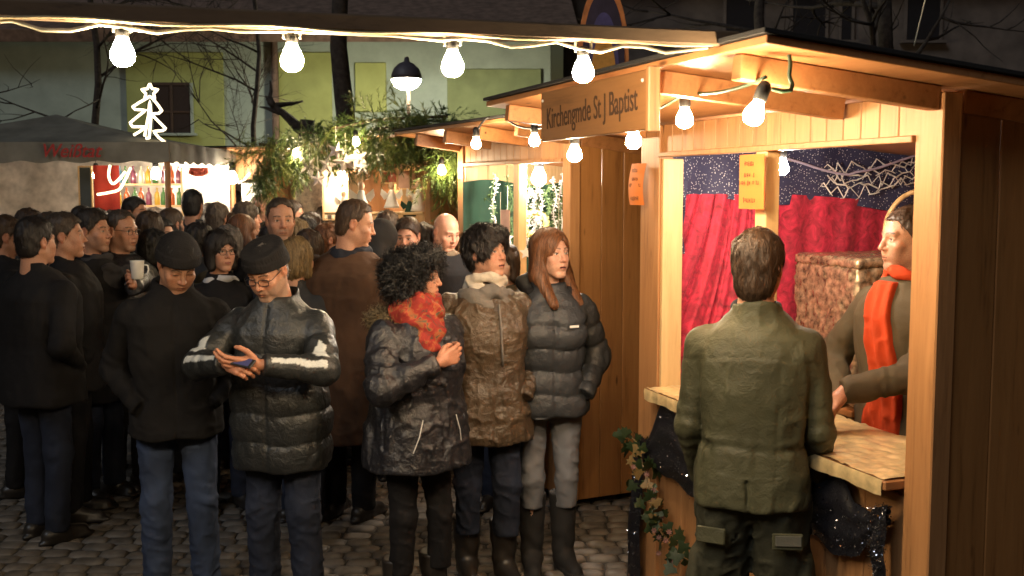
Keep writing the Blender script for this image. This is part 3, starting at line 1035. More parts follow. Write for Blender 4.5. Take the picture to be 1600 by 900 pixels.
def beanie_mesh(front=.040, back=-.005, flat=0.0, band=.045, off=.017, h=.005, rib=.0016):
    def f(p):
        m = p * A3(1, 1, 1)
        d = ell(p, (0, .013, .034 + flat * .0), (.0745 + off, .096 + off, .087 + off * 1.3))
        pl = front + (p[:, 1] + .08) / .17 * (back - front)
        if flat: d = smin(d, np.maximum(ell(p, (0, .012, .05), (.085 + off * .6, .105 + off * .6, .5)), p[:, 2] - .118), .01)
        fade = np.clip((np.sqrt(p[:, 0] ** 2 + (p[:, 1] - .01) ** 2) - .03) / .05, 0, 1)
        b = d - .005 - rib * fade * np.sin(np.arctan2(p[:, 1], p[:, 0]) * 60)
        b = np.maximum(b, p[:, 2] - pl - band)
        d = smin(d + .0015 * fade * np.sin(np.arctan2(p[:, 1], p[:, 0]) * 40) + .003 * vnoise(p, 22, 3), b, .003)
        if flat: d = smax(d, p[:, 2] - .128, .02)
        return smax(d, pl - p[:, 2], .005)
    V, Q = surfnet(f, (-.13, -.15, -.06), (.13, .16, .18), h)
    top = V[:, 2] > .10
    V[top] = lap(V, Q, 6, .5)[top]
    return np_mesh('hat', V, Q)
# ------------------------------------------------------------------ materials of the place
W_PINE = wood('pine_boards', (.27, .122, .044), (.42, .21, .085), 'Z')
W_PINEX = wood('pine_beams', (.27, .11, .038), (.41, .19, .072), 'X')
W_DARK = wood('stained_boards', (.25, .105, .030), (.38, .175, .056), 'Z', .45)
W_FRAME = wood('pale_frame', (.48, .30, .13), (.66, .46, .23), 'Z')
W_SIGN = wood('sign_board', (.15, .066, .023), (.23, .11, .04), 'X', .45, False)
M_FELT = plain('roof_felt', (.018, .017, .017), .95, nscale=60, bumps=.5)
M_BLACK = plain('black_rubber', (.012, .012, .012), .55)
M_WIRE = plain('green_wire', (.03, .06, .03), .5)
M_WIREW = plain('pale_wire', (.55, .52, .40), .5)
M_INK = plain('ink', (.02, .014, .01), .8, bumps=0)
M_SHOE = plain('shoe_leather', (.018, .015, .013), .42)
M_GLASS_FRAME = plain('glasses_frame', (.02, .017, .015), .3)
M_WHITE = plain('white_paint', (.72, .70, .66), .6)
M_PAPER = plain('orange_paper', (.58, .165, .025), .75, var=.06, bumps=.05)
M_PAPERW = plain('white_paper', (.78, .76, .70), .8, var=.05, bumps=.05)
M_BULB = emit('bulb_glow', (1.0, .75, .45), 440.0)
M_BULBW = emit('bulb_glow_white', (1.0, .86, .70), 620.0)
M_BULBF = emit('bulb_glow_far', (1.0, .82, .60), 260.0)
M_ROPE = emit('rope_light_glow', (1.0, .80, .50), 3.2)

# ------------------------------------------------------------------ ground
M_STONE = plain('cobble_granite', (.105, .090, .075), .62, nscale=9, var=.5, bumps=.4, spec=.4)
M_JOINT = plain('cobble_joints', (.030, .026, .022), .95, nscale=30, var=.4, bumps=.6)
ground = tag(link('ground', mesh('ground', [(-60, -20, -.012), (60, -20, -.012), (60, 90, -.012), (-60, 90, -.012)], [(0, 1, 2, 3)]), M_JOINT), kind='structure')
def cobble_me(w, l, seed):
    r = random.Random(seed)
    v, f = [], []
    n = 8
    for (e, z) in ((.0, -.03), (.0, -.006), (.012, .004), (.034, .009)):
        for k in range(n):
            a = 2 * math.pi * (k + .5) / n
            ca, sa = [math.copysign(abs(q) ** .45, q) for q in (math.cos(a), math.sin(a))]
            j = 1 + r.uniform(-.06, .06)
            v.append(((w / 2 - e) * ca * j, (l / 2 - e) * sa * j, z + r.uniform(-.0015, .0015)))
    for i in range(3):
        for k in range(n):
            f.append((i * n + k, i * n + (k + 1) % n, (i + 1) * n + (k + 1) % n, (i + 1) * n + k))
    f.append(tuple(range(3 * n, 4 * n)))
    return v, f
rg = random.Random(3)
variants = [cobble_me(.118 + .02 * (k % 3), .105, k) for k in range(12)]
var_me = [mesh('cobble', v, f, True) for v, f in variants]
near, far = [], MB()
y = 4.2
row = 0
while y < 13.5:
    x = -6.2 + rg.uniform(0, .1)
    half = 5.2
    while x < 2.2:
        k = rg.randrange(12)
        w = .118 + .02 * (k % 3)
        x += w / 2 + .008
        bx, by = x, y + .05 * math.sin(x * 1.3) + rg.uniform(-.006, .006)
        rot = rg.uniform(-.07, .07) + (math.pi if rg.random() < .5 else 0)
        zz = rg.uniform(-.006, .002)
        px = 800 + FPX * bx / by
        py = 295 + 1.92 * FPX / by
        vis = 125 < px < 1010 and py < 915
        if vis and by < 6.6 and len(near) < 290: near.append((k, bx, by, zz, rot))
        elif abs(bx + 1.5) < 6:
            c, s = math.cos(rot), math.sin(rot)
            far.add([(bx + c * p[0] - s * p[1], by + s * p[0] + c * p[1], zz + p[2]) for p in variants[k][0]], variants[k][1])
        x += w / 2
    y += .113
for k, bx, by, zz, rot in near:
    link('cobble', var_me[k], M_STONE, ground, (bx, by, zz), (0, 0, rot))
fo = far.build('cobbles', M_STONE, ground, True)
fo['kind'] = 'stuff'

# ------------------------------------------------------------------ lamps
def bulb_mb():
    prof = [(.0, -.068), (.010, -.067), (.020, -.062), (.027, -.052), (.0285, -.042), (.026, -.030), (.020, -.016), (.014, -.004), (.0125, .004)]
    return MB().lathe(prof, 12)
BULB_ME = bulb_mb().me('glass', True)
SOCK_ME = MB().lathe([(.016, .0), (.019, .004), (.019, .040), (.014, .052), (.006, .056)], 12).me('socket', True)
def bulb(p, label, group, tilt=(0, 0), mat=None, scale=1.0, clip=None):
    """p = where the socket meets the glass"""
    o = empty('light_bulb', p)
    o.rotation_euler = (tilt[0], tilt[1], 0)
    o.scale = (scale,) * 3
    tag(o, label, 'light bulb', group)
    link('glass', BULB_ME, mat or M_BULB, o)
    link('socket', SOCK_ME, M_BLACK, o, None, None, (.8, .8, .5) if clip else (1, 1, 1))
    if clip:
        m = MB()
        for s in (-1, 1): m.tube([(s * .020, 0, .012), (s * .021, 0, .05), (s * .019, 0, clip)], .0035, 6)
        m.build('hanger_clip', M_WIREW, o)
    return o
def cable(name, pts, r, mat, label, sag=0.0, n=10):
    out = []
    pts = [Vector(p) for p in pts]
    for a, b in zip(pts, pts[1:]):
        for i in range(n):
            t = i / n
            q = a.lerp(b, t)
            q.z -= sag * 4 * t * (1 - t)
            out.append(q)
    out.append(pts[-1])
    return tag(MB().tube(out, r, 6).build(name, mat, None, True), label, 'cable')

# overhead timber with the string of bulbs: from the roof edge of the curtain stall towards the left, in front of the crowd
BA, BB = P(1118, 62, 3.10), P(126, 20, 2.62)
BE = BA + (BB - BA) * 1.75
beam = MB().beam(BA + Vector((.06, 0, .0)), BE,   .040, .042, .005)
tag(beam.build('overhead_timber', wood('grey_timber', (.11, .072, .042), (.20, .13, .075), 'X', .7, False)), 'long bare timber strung with bulbs above the heads of the crowd', 'timber')
ax = (BB - BA).normalized()
def on_beam(px, py):
    best = min((abs((800 + FPX * (BA + (BE - BA) * t).x / (BA + (BE - BA) * t).y) - px), t) for t in [i / 2000 for i in range(2001)])
    return BA + (BE - BA) * best[1]
for k, (bx, drop) in enumerate(((203, .034), (463, .034), (709, .036), (909, .040))):
    q = on_beam(bx, 0) - Vector((0, .01, .021 + drop))
    bulb(q, ['round glowing bulb on the overhead timber, above the rope light tree', 'round glowing bulb on the overhead timber, above the thin bare tree', 'round glowing bulb on the overhead timber, right beside the street lamp', 'round glowing bulb on the overhead timber, in front of the carved name board'][k], 'bulbs along the overhead timber', clip=drop)
for k, t in enumerate((1.22, 1.42, 1.62)):
    q = BA + (BB - BA) * t - Vector((0, .01, .058))
    bulb(q, 'round glowing bulb further along the overhead timber, past the tent', 'bulbs along the overhead timber', clip=.036)
pts = []
for i in range(46):
    t = i / 45
    q = BA + (BE - BA) * (t * .98 + .01)
    pts.append(q + Vector((0, -.022, -.026 - .012 * math.sin(t * 40) ** 2 * (1 + math.sin(t * 13)))))
tag(MB().tube(pts, .0045, 6).build('light_cable', M_WIREW, None, True), 'pale wavy cable slung along the underside of the overhead timber', 'cable')
pts = [BA + (BE - BA) * (i / 45 * .98 + .005) + Vector((0, -.030, -.020 - .004 * math.sin(i * .9))) for i in range(46)]
tag(MB().tube(pts, .0035, 6).build('light_cable', plain('cream_wire', (.6, .5, .3), .5), None, True), 'straight cream cable fixed along the overhead timber', 'cable')

# ------------------------------------------------------------------ market stalls
def planks(parent, x0, x1, z0, z1, y, w, mat, th=.018, axis='x', name='plank', ztop=None):
    """upright boards side by side along local x (or along local y at x=y when axis='y'); each its own piece"""
    n = max(1, round((x1 - x0) / w))
    ww = (x1 - x0) / n
    for i in range(n):
        c = x0 + (i + .5) * ww
        zt = z1 if ztop is None else ztop(c)
        hh = zt - z0
        if axis == 'x': link(name, box_me((ww - .003, th, hh), .003), mat, parent, (c, y, z0 + hh / 2))
        else: link(name, box_me((th, ww - .003, hh), .003), mat, parent, (y, c, z0 + hh / 2))
class Stall:
    def __init__(s, O, ang, width, depth, label, group='wooden market stalls'):
        s.rz = R(90) + R(ang)
        s.d = Vector((-math.sin(R(ang)), math.cos(R(ang)), 0))
        s.n = Vector((-math.cos(R(ang)), -math.sin(R(ang)), 0))
        s.O = Vector((O[0], O[1], 0))
        s.root = tag(empty('market_stall', s.O, s.rz), label, 'market stall', group)
        s.width, s.depth = width, depth
    def w(s, x, y, z): return s.O + s.d * x + s.n * y + Vector((0, 0, z))
    def loc(s, p):
        q = Vector(p) - s.O
        return Vector((q.dot(s.d), q.dot(s.n), q.z))
    def front(s, px, py, y=0.0):
        """local x, z of the spot of the plane at local y seen at (px, py)"""
        u = (px - 800) / FPX
        # (O + d x + n y).x = u * (..).y
        x = (u * (s.O.y + s.n.y * y) - (s.O.x + s.n.x * y)) / (s.d.x - u * s.d.y)
        D = s.O.y + s.d.y * x + s.n.y * y
        return x, P(px, py, D).z
    def atx(s, px, py, x):
        """local y, z on the plane at local x"""
        u = (px - 800) / FPX
        y = (u * (s.O.y + s.d.y * x) - (s.O.x + s.d.x * x)) / (s.n.x - u * s.n.y)
        D = s.O.y + s.d.y * x + s.n.y * y
        return y, P(px, py, D).z
    def shell(s, zc, zh, z_wall, over, slope, near_mat, front_mat, near_post=.12, far_post=.14, mid=None, rafters=(.03,), side_over=.0, raft_h=.07, inner=None, base=.05, far_mat=None, mat_roof=None, raft_end=None):
        r, Wd, Dp = s.root, s.width, s.depth
        fm = front_mat
        # corner posts and the middle post
        link('corner_post', box_me((near_post, .07, z_wall - base), .004), fm, r, (near_post / 2, -.035, base + (z_wall - base) / 2))
        link('corner_post', box_me((far_post, .07, z_wall - base), .004), fm, r, (Wd - far_post / 2, -.035, base + (z_wall - base) / 2))
        link('jamb', box_me((.022, .10, zh - zc - .02), .003), W_FRAME, r, (Wd - far_post - .011, -.06, (zc + zh) / 2))
        if mid: link('middle_post', box_me((.075, .06, zh - zc), .004), W_FRAME, r, (mid, -.034, (zc + zh) / 2))
        # header of upright boards, lower front of wide boards
        hd = link('header', box_me((Wd - near_post - far_post, .022, z_wall - zh), .002), fm, r, ((near_post + Wd - far_post) / 2, -.045, (zh + z_wall) / 2))
        planks(hd, -(Wd - near_post - far_post) / 2, (Wd - near_post - far_post) / 2, -(z_wall - zh) / 2, (z_wall - zh) / 2, .022, .095, fm)
        link('lintel', box_me((Wd - near_post - far_post, .05, .022), .003), fm, r, ((near_post + Wd - far_post) / 2, -.012, zh + .008))
        lf = link('front_panel', box_me((Wd - near_post - far_post, .02, zc - base), .002), fm, r, ((near_post + Wd - far_post) / 2, -.05, (zc + base) / 2))
        planks(lf, -(Wd - near_post - far_post) / 2, (Wd - near_post - far_post) / 2, -(zc - base) / 2, (zc - base) / 2 - .03, .021, .21, fm)
        # walls
        roofz = lambda y: s.rz0 + slope * y
        s.rz0 = z_wall + .017
        def side_wall(x, mat, nm):
            sw = link(nm, box_me((.02, Dp - .075, z_wall - base - .3), .002), mat, r, (x, -.072 - (Dp - .075) / 2, base + (z_wall - base - .3) / 2))
            sg = 1 if x > Wd / 2 else -1
            planks(sw, -(Dp - .075) / 2, (Dp - .075) / 2, -(z_wall - base - .3) / 2, 0, sg * .02, .155, mat, axis='y',
                   ztop=lambda c: (z_wall - base - .3) / 2 + .3 - .012 + slope * (-.072 - (Dp - .075) / 2 + c))
        side_wall(.045, near_mat, 'near_wall')
        side_wall(Wd - .045, far_mat or near_mat, 'far_wall')
        link('back_wall', box_me((Wd - .09, .02, z_wall - .30), .002), near_mat, r, (Wd / 2, -Dp, base + (z_wall - .3) / 2))
        link('floor', box_me((Wd - .12, Dp - .14, .02), .002), near_mat, r, (Wd / 2, -Dp / 2 - .01, base + .012))
        # roof: boarding with felt on top, tilted to the back
        L = over + Dp + .12
        a = math.atan(slope)
        yc = (over - Dp - .12) / 2
        rf = link('roof', box_me((Wd + side_over * 2 + .04, L / math.cos(a), .022), .002), mat_roof or W_PINEX, r, (Wd / 2, yc, roofz(yc) + raft_h * 0 + .011 + .002), (a, 0, 0))
        link('roof_felt', box_me((Wd + side_over * 2 + .06, L / math.cos(a) + .03, .014), .002), M_FELT, rf, (0, 0, .020))
        for x in rafters:
            ye = raft_end or over - .03
            m = MB().beam((x, ye, roofz(ye) - raft_h / 2), (x, .002, roofz(0) - raft_h / 2), .05, raft_h, .003)
            m.build('rafter', W_PINEX, r)
        for x in rafters:
            m = MB().beam((x, -.085, roofz(-.085) - raft_h / 2), (x, -Dp + .03, roofz(-Dp + .03) - raft_h / 2), .05, raft_h, .003)
            m.build('rafter', W_PINEX, r)

# the curtain stall on the right ------------------------------------------------------
S1 = Stall((1.258, 3.234), 19.3, 2.0, 1.65, 'pine market stall with red velvet curtain inside and a middle post')
S1.shell(zc=.985, zh=2.06, z_wall=2.20, over=.70, slope=.10, near_mat=W_DARK, front_mat=W_PINE, mid=.98, rafters=(.035, .49, 1.96), far_post=.19, raft_end=.67, side_over=.14)
# counter with a crumpled gold foil cover
def foil_grid(nx, ny, lx, ly, amp, seed, f=22):
    X, Y = np.meshgrid(np.linspace(-lx / 2, lx / 2, nx), np.linspace(-ly / 2, ly / 2, ny), indexing='ij')
    p = np.stack([X.ravel(), Y.ravel(), np.zeros(X.size)], 1).astype(F32)
    z = amp * (np.abs(vnoise(p, f, seed)) * 1.2 + .6 * np.abs(vnoise(p, f * 2.3, seed + 1)))
    p[:, 2] = z
    i = np.arange(nx * ny).reshape(nx, ny)
    Q = np.stack([i[:-1, :-1], i[1:, :-1], i[1:, 1:], i[:-1, 1:]], -1).reshape(-1, 4)
    return p, Q
M_GOLD = plain('gold_foil', (.74, .56, .29), .30, metal=.35, nscale=16, var=.3, bumps=.5)
M_FOIL = plain('silver_foil', (.62, .58, .54), .22, metal=.95, nscale=20, var=.2, bumps=.4)
ct = link('counter', box_me((1.68, .46, .03), .004), W_PINEX, S1.root, (.12 + .84, -.16, .985 + .016))
p, q = foil_grid(150, 46, 1.66, .45, .006, 5)
cv = link('foil_cover', np_mesh('foil_cover', p, q), M_GOLD, ct, (0, 0, .0165))
m = MB()
for i in range(60):
    pass
V = []
nx = 110
for i in range(nx + 1):
    xx = -.83 + 1.66 * i / nx
    for k in range(5):
        V.append((xx, .232 + .0012 * math.sin(i * .9) * k * .6 + .004 * (k > 0), .018 - k * .012 - (.003 * math.sin(i * .37) * (k == 4))))
i = np.arange((nx + 1) * 5).reshape(nx + 1, 5)
Q = np.stack([i[:-1, :-1], i[1:, :-1], i[1:, 1:], i[:-1, 1:]], -1).reshape(-1, 4)
link('foil_edge', np_mesh('foil_edge', np.array(V), Q), M_GOLD, ct)

# velvet curtain and star cloth on the far wall inside
def hang_cloth(name, x, y0, y1, zt, zb, fold, mat, par=None, ny=120, nz=60, label=None, seed=1, ymax=None):
    """zt, zb functions of t (0 at y0 .. 1 at y1); fold(t, v) -> offset towards the viewer's side (-x)"""
    T, Vv = np.meshgrid(np.linspace(0, 1, ny), np.linspace(0, 1, nz), indexing='ij')
    t, v = T.ravel(), Vv.ravel()
    z = zt(t) + (zb(t) - zt(t)) * v
    dx, dy = fold(t, v)
    p = np.stack([x - dx, y0 + (y1 - y0) * t + dy, z], 1).astype(F32)
    if ymax is not None: p[:, 1] = np.where(p[:, 1] > ymax, ymax + (p[:, 1] - ymax) * .03, p[:, 1])
    i = np.arange(ny * nz).reshape(ny, nz)
    Q = np.stack([i[:-1, :-1], i[1:, :-1], i[1:, 1:], i[:-1, 1:]], -1).reshape(-1, 4)
    o = link(name, np_mesh(name, p, Q), mat, par or None)
    return o
def velvet(name, c):
    m, nt, bs = mat_new(name)
    v = coords(nt, perobj=False)
    n1 = noise(nt, v, 14, 5, .65, 1.5)
    nt.links.new(ramp(nt, n1, [(.34, [x * .45 for x in c]), (.52, c), (.68, [min(1, x * 1.5) for x in c])]), bs.inputs['Base Color'])
    bs.inputs['Roughness'].default_value = .75
    bs.inputs['Sheen Weight'].default_value = .9
    bs.inputs['Sheen Roughness'].default_value = .35
    bs.inputs['Sheen Tint'].default_value = (1, .25, .3, 1)
    bump(nt, bs, n1, .5, .01)
    return m
M_VELVET = velvet('red_velvet', (.42, .020, .052))
def starcloth():
    m, nt, bs = mat_new('star_cloth')
    v = coords(nt, (1, 1, 1), perobj=False)
    vo = nt.nodes.new('ShaderNodeTexVoronoi')
    vo.inputs['Scale'].default_value = 88
    nt.links.new(v, vo.inputs['Vector'])
    s = ramp(nt, vo.outputs['Distance'], [(.15, (1, 1, 1)), (.27, (0, 0, 0))])
    mk = N(nt, 'ShaderNodeMix', data_type='RGBA')
    nt.links.new(s, mk.inputs['Factor'])
    mk.inputs['A'].default_value = (.030, .032, .085, 1)
    mk.inputs['B'].default_value = (.62, .62, .68, 1)
    nt.links.new(mk.outputs['Result'], bs.inputs['Base Color'])
    bs.inputs['Roughness'].default_value = .7
    n = noise(nt, v, 14, 4, .6, 1)
    bump(nt, bs, n, .4, .012)
    return m
M_STAR = starcloth()
def cloth_root(name, o, label, cat):
    o.name = name
    return tag(o, label, cat)
XF = 1.925
def to_world(o, S): o.location = S.O; o.rotation_euler = (0, 0, S.rz)
def fold_left(t, v):
    ph = t * 15 + 5.5 * v * (1 - t)
    return .034 + .024 * np.sin(ph * 2.2) * (.45 + .7 * v) + .009 * np.sin(ph * 5.1 + 3 * v) + .006 * np.sin(ph * 11 + v * 5), .0 * t - .0 * v + .018 * np.sin(ph * 2.2 + 1.3) + .20 * v ** 1.2 * (1 - t) ** 2
ya, za = S1.atx(1062, 303, XF)
yb, _ = S1.atx(1195, 303, XF)
yc_, zc_ = S1.atx(1440, 318, XF)
c1 = hang_cloth('velvet_curtain', XF - .01, ya, yb - .02, lambda t: za - .004 + .004 * np.sin(t * 20) ** 2, lambda t: .93 + 0 * t, fold_left, M_VELVET, ymax=-.085)
to_world(c1, S1); tag(c1, 'pleated dark red velvet curtain hanging below the speckled cloth, beside the stall entrance edge', 'curtain')
def fold_r(t, v):
    return .022 + .008 * np.sin(t * 19 + 2 * v) + .006 * np.sin(t * 47 + 5 * v) + .004 * np.sin(v * 21 + t * 7), .01 * np.sin(v * 8 + t * 9)
c2 = hang_cloth('velvet_curtain', XF - .03, yb + .02, yc_ - .12, lambda t: za + (zc_ - za) * t + .003 * np.sin(t * 9), lambda t: .93 + 0 * t, fold_r, M_VELVET)
to_world(c2, S1); tag(c2, 'smooth crushed red velvet cloth behind the salesman and the foil box', 'curtain')
def fold_b(t, v):
    return .05 + .014 * np.sin(t * 15 + 3 * v) * (.3 + v) + .006 * np.sin(t * 40), .01 * np.sin(v * 6 + t * 11)
y0b, _ = S1.atx(1036, 250, XF)
y0b = min(y0b, -.085) - .05
c3 = hang_cloth('star_cloth', XF - .0, y0b + .05, yc_ - .14, lambda t: 2.16 + 0 * t, lambda t: np.where(t < .0, 0, za - .012 + .012 * np.sin(t * 14) + (zc_ - za - .03) * t), fold_b, M_STAR)
to_world(c3, S1); tag(c3, 'dark blue cloth speckled with silver stars draped across the stall wall top', 'cloth')
yl, zl = S1.atx(1058, 402, XF)
c4 = hang_cloth('star_cloth', XF - .02, y0b + .06, yl, lambda t: za + .06 + 0 * t, lambda t: zl + .02 * t, fold_b, M_STAR, ny=20)
to_world(c4, S1); tag(c4, 'narrow blue star speckled cloth strip hanging beside the pleated curtain', 'cloth')
c5 = hang_cloth('velvet_curtain', XF - .004, y0b + .05, ya - .02, lambda t: zl + .06 + 0 * t, lambda t: .93 + 0 * t, lambda t, v: (.02 + .012 * np.sin(t * 13 + 2 * v), 0 * t), M_VELVET, ny=30)
to_world(c5, S1); tag(c5, 'narrow red velvet strip hanging under the blue star speckled strip', 'curtain')
# silver tinsel net on the star cloth
M_TINSEL = plain('tinsel', (.78, .77, .75), .35, metal=.3, bumps=.3)
rt = random.Random(5)
tn = tag(empty('tinsel_net', (0, 0, 0)), 'white tinsel netting with glittering strands pinned across the blue star cloth', 'tinsel')
for rrow in range(5):
    m = MB()
    pts = []
    for i in range(17):
        t = i / 16
        px = 1285 + 158 * t + rt.uniform(-4, 4)
        py = 258 + rrow * 10 - 22 * t + 12 * math.sin(t * 3.1) + (5 if (i + rrow) % 2 else -5) + rt.uniform(-8, 8)
        yy, zz = S1.atx(px, py, XF - .08)
        pts.append(S1.w(XF - .085 - rt.uniform(0, .02), yy, zz))
    m.tube(pts, [.0022 + .0026 * rt.random() for _ in pts], 5)
    for q in pts:
        e = q + Vector((rt.uniform(-.02, .02), rt.uniform(-.008, .008), rt.uniform(-.022, .012)))
        m.tube([q, e], .0018, 4)
    m.build('tinsel_strand', M_TINSEL, tn)
rib = []
for i in range(20):
    t = i / 19
    yy, zz = S1.atx(1215 + 225 * t, 243 + 26 * math.sin(t * 3.14) ** 1.5 + (4 if t < .5 else -6 * (t - .5)), XF - .10)
    rib.append(S1.w(XF - .11, yy, zz))
M_RIB = plain('lilac_ribbon', (.45, .40, .55), .4)
tag(MB().tube(rib, .006, 6).build('ribbon', M_RIB, None, True), 'pale lilac ribbon sagging in front of the star cloth', 'ribbon')
# lamp inside
q = P(1222, 247, 4.40)
bulb(q, 'bright white bulb glowing inside the curtain stall in front of the star cloth', 'bulbs on the stalls', mat=M_BULBW)
cable('bulb_cord', [q + Vector((0, 0, .054)), Vector((q.x, q.y, 2.17))], .004, M_BLACK, 'short black cord holding the white bulb inside the curtain stall')
# foil-covered box
def crumple_box(name, dims, mat, seed, amp=.012, n=26):
    def f(p):
        q = np.abs(p) - np.array(dims, F32) / 2 + .02
        d = nrm(np.maximum(q, 0)) + np.minimum(q.max(1), 0) - .02
        return d + amp * 1.0 * (np.abs(vnoise(p, 19, seed)) + .8 * np.abs(vnoise(p, 43, seed + 1)) - .5)
    V, Q = surfnet(f, [-x / 2 - .04 for x in dims], [x / 2 + .04 for x in dims], .013)
    V = V + .005 * np.stack([vnoise(V, 60, seed + k) for k in range(3)], 1)
    return np_mesh(name, V, Q, False)
fb = link('foil_box', crumple_box('foil_box', (.48, .66, .62), M_FOIL, 3), plain('brown_foil', (.48, .36, .24), .27, metal=.65, nscale=34, var=.75, bumps=.5), None, S1.w(1.58, -1.05, 1.27), (0, 0, S1.rz))
tag(fb, 'box wrapped in crumpled reflective foil behind the salesman', 'box')
lid = link('lid', crumple_box('lid', (.49, .67, .05), M_FOIL, 8, .004), fb.material_slots[0].material, fb, (0, 0, .322))
tb = tag(empty('side_table', S1.w(1.58, -1.05, 0), S1.rz), 'small wooden table carrying the foil box inside the stall', 'table')
link('table_top', box_me((.5, .7, .03), .004), W_PINEX, tb, (0, 0, .935))
for sx in (-.2, .2):
    for sy in (-.3, .3): link('leg', box_me((.04, .04, .85), .004), W_PINE, tb, (sx, sy, .075 + .425))
# wooden hoop
hc = P(1440, 362, 4.95)
hp = [hc + Vector((.165 * math.cos(a), 0, .185 * math.sin(a))) for a in [2 * math.pi * k / 36 for k in range(36)]]
tag(MB().tube(hp, .011, 8, True).build('wooden_hoop', W_FRAME, None, True), 'pale wooden hoop hanging on the wall behind the salesman', 'hoop')

# name board along the roof edge -------------------------------------------------------
sgn = tag(empty('name_board', S1.w(.885, .735, 2.19), S1.rz), 'brown wooden name board with black lettering along the curtain stall roof edge', 'sign')
link('board', box_me((.91, .022, .185), .004), W_SIGN, sgn)
link('end_batten', box_me((.024, .04, .20), .004), W_PINE, sgn, (-.467, -.004, 0))
def text(name, body, size, mat, parent, loc, rot, sx=1.0, align='CENTER', ext=.001, bold=0.0, shear=0.0):
    cu = bpy.data.curves.new(name, 'FONT')
    cu.body = body
    cu.size = size
    cu.align_x = align
    cu.align_y = 'CENTER'
    cu.extrude = ext
    cu.offset = bold
    cu.shear = shear
    o = bpy.data.objects.new(name + '_tmp', cu)
    col.objects.link(o)
    dg = bpy.context.evaluated_depsgraph_get()
    me = bpy.data.meshes.new_from_object(o.evaluated_get(dg))
    bpy.data.objects.remove(o)
    me.materials.clear()
    o = link(name, me, mat, parent, loc, rot, (sx, 1, 1))
    return o
text('lettering', 'Kirchengmde S\u2070t J Baptist'.replace('S\u2070t', 'St'), .112, plain('faded_paint', (.045, .022, .012), .8, bumps=0), sgn, (0, .0125, -.004), (R(90), R(-1.5), R(180)), .70)
for k, xx in enumerate((-.43, .43)):
    link('screw', MB().lathe([(.006, 0), (.006, .003), (.003, .005)], 8).me('screw'), M_TINSEL, sgn, (xx, .0125, .06), (R(-90), 0, 0))

# bulbs under the curtain stall's roof
for k, (bx, by, D, t) in enumerate(((1070, 168, 3.62, 0), (1186, 158, 2.98, .35), (990, 203, 3.95, 0), (898, 226, 4.35, 0))):
    q = P(bx, by, D)
    bulb(q, ['round glowing bulb hanging under the curtain stall roof, between the rafter and the name board', 'tilted glowing bulb hanging by the long rafter of the curtain stall', 'small glowing bulb peeping out under the end of the name board near the orange notice', 'small glowing bulb under the middle of the name board'][k], 'bulbs on the stalls', (0, t))
q1, q2, q3, q4 = [P(*a) for a in ((1070, 158, 3.62), (1196, 138, 2.98), (990, 190, 3.95), (898, 214, 4.35))]
cable('light_cable', [q2 + Vector((0, 0, .03)), q1 + Vector((0, 0, .03)), q3 + Vector((0, 0, .03)), q4 + Vector((0, 0, .03))], .0055, M_WIRE, 'dark green cable linking the bulbs under the curtain stall roof', .02)
cable('light_cable', [P(1226, 78, 3.02), P(1233, 84, 2.99), P(1235, 100, 2.985), P(1233, 118, 2.985), P(1238, 132, 2.985), P(1236, 141, 2.985), P(1222, 143, 2.98), P(1206, 139, 2.98)], .006, M_WIRE, 'thick green cable coming down over the roof edge', .0)

# orange notices
def notice(loc, rz, w, h, label, seed, curl=0.0):
    o = tag(empty('paper_notice', loc, rz), label, 'notice')
    r = random.Random(seed)
    nx, nz = 8, 12
    V = [((i / nx - .5) * w, .012 * curl * math.sin(k / nz * 2.6) + .006 * math.sin(i / nx * 3.1), (.5 - k / nz) * h) for i in range(nx + 1) for k in range(nz + 1)]
    I = np.arange((nx + 1) * (nz + 1)).reshape(nx + 1, nz + 1)
    Q = np.stack([I[:-1, :-1], I[:-1, 1:], I[1:, 1:], I[1:, :-1]], -1).reshape(-1, 4)
    V2 = [(x, y - .0012, z) for x, y, z in V]
    s = link('sheet', np_mesh('sheet', np.array(V + V2), np.concatenate([Q, Q[:, ::-1] + len(V)])), M_PAPER, o)
    for row, (z, ln) in enumerate(((.33, .34), (.12, .42), (-.02, .78), (-.34, .5))):
        m = MB()
        x = -ln / 2 * w
        while x < ln / 2 * w:
            cw = r.uniform(.006, .012)
            hgt = r.uniform(.012, .020)
            if r.random() < .85:
                m.box((x + cw / 2, .0105 + .012 * curl * .6, z * h + r.uniform(-.001, .001)), (.0028, .0008, hgt))
                m.box((x + cw * .6, .0105 + .012 * curl * .6, z * h + r.choice((-.5, 0, .5)) * hgt * .8), (cw * .8, .0008, .0028))
            x += cw + .003
        m.build('writing', M_INK, o)
    return o
x, z = S1.front(1185, 284)
notice(S1.w(x, .035, z), S1.rz, .175, .205, 'orange paper notice with handwriting pinned to the middle post of the curtain stall', 4)
x, z = S1.front(1008, 288)
notice(S1.w(x + .01, .03, z), S1.rz, .15, .19, 'curled orange paper notice on the corner post at the end of the curtain stall', 9, 1.4)

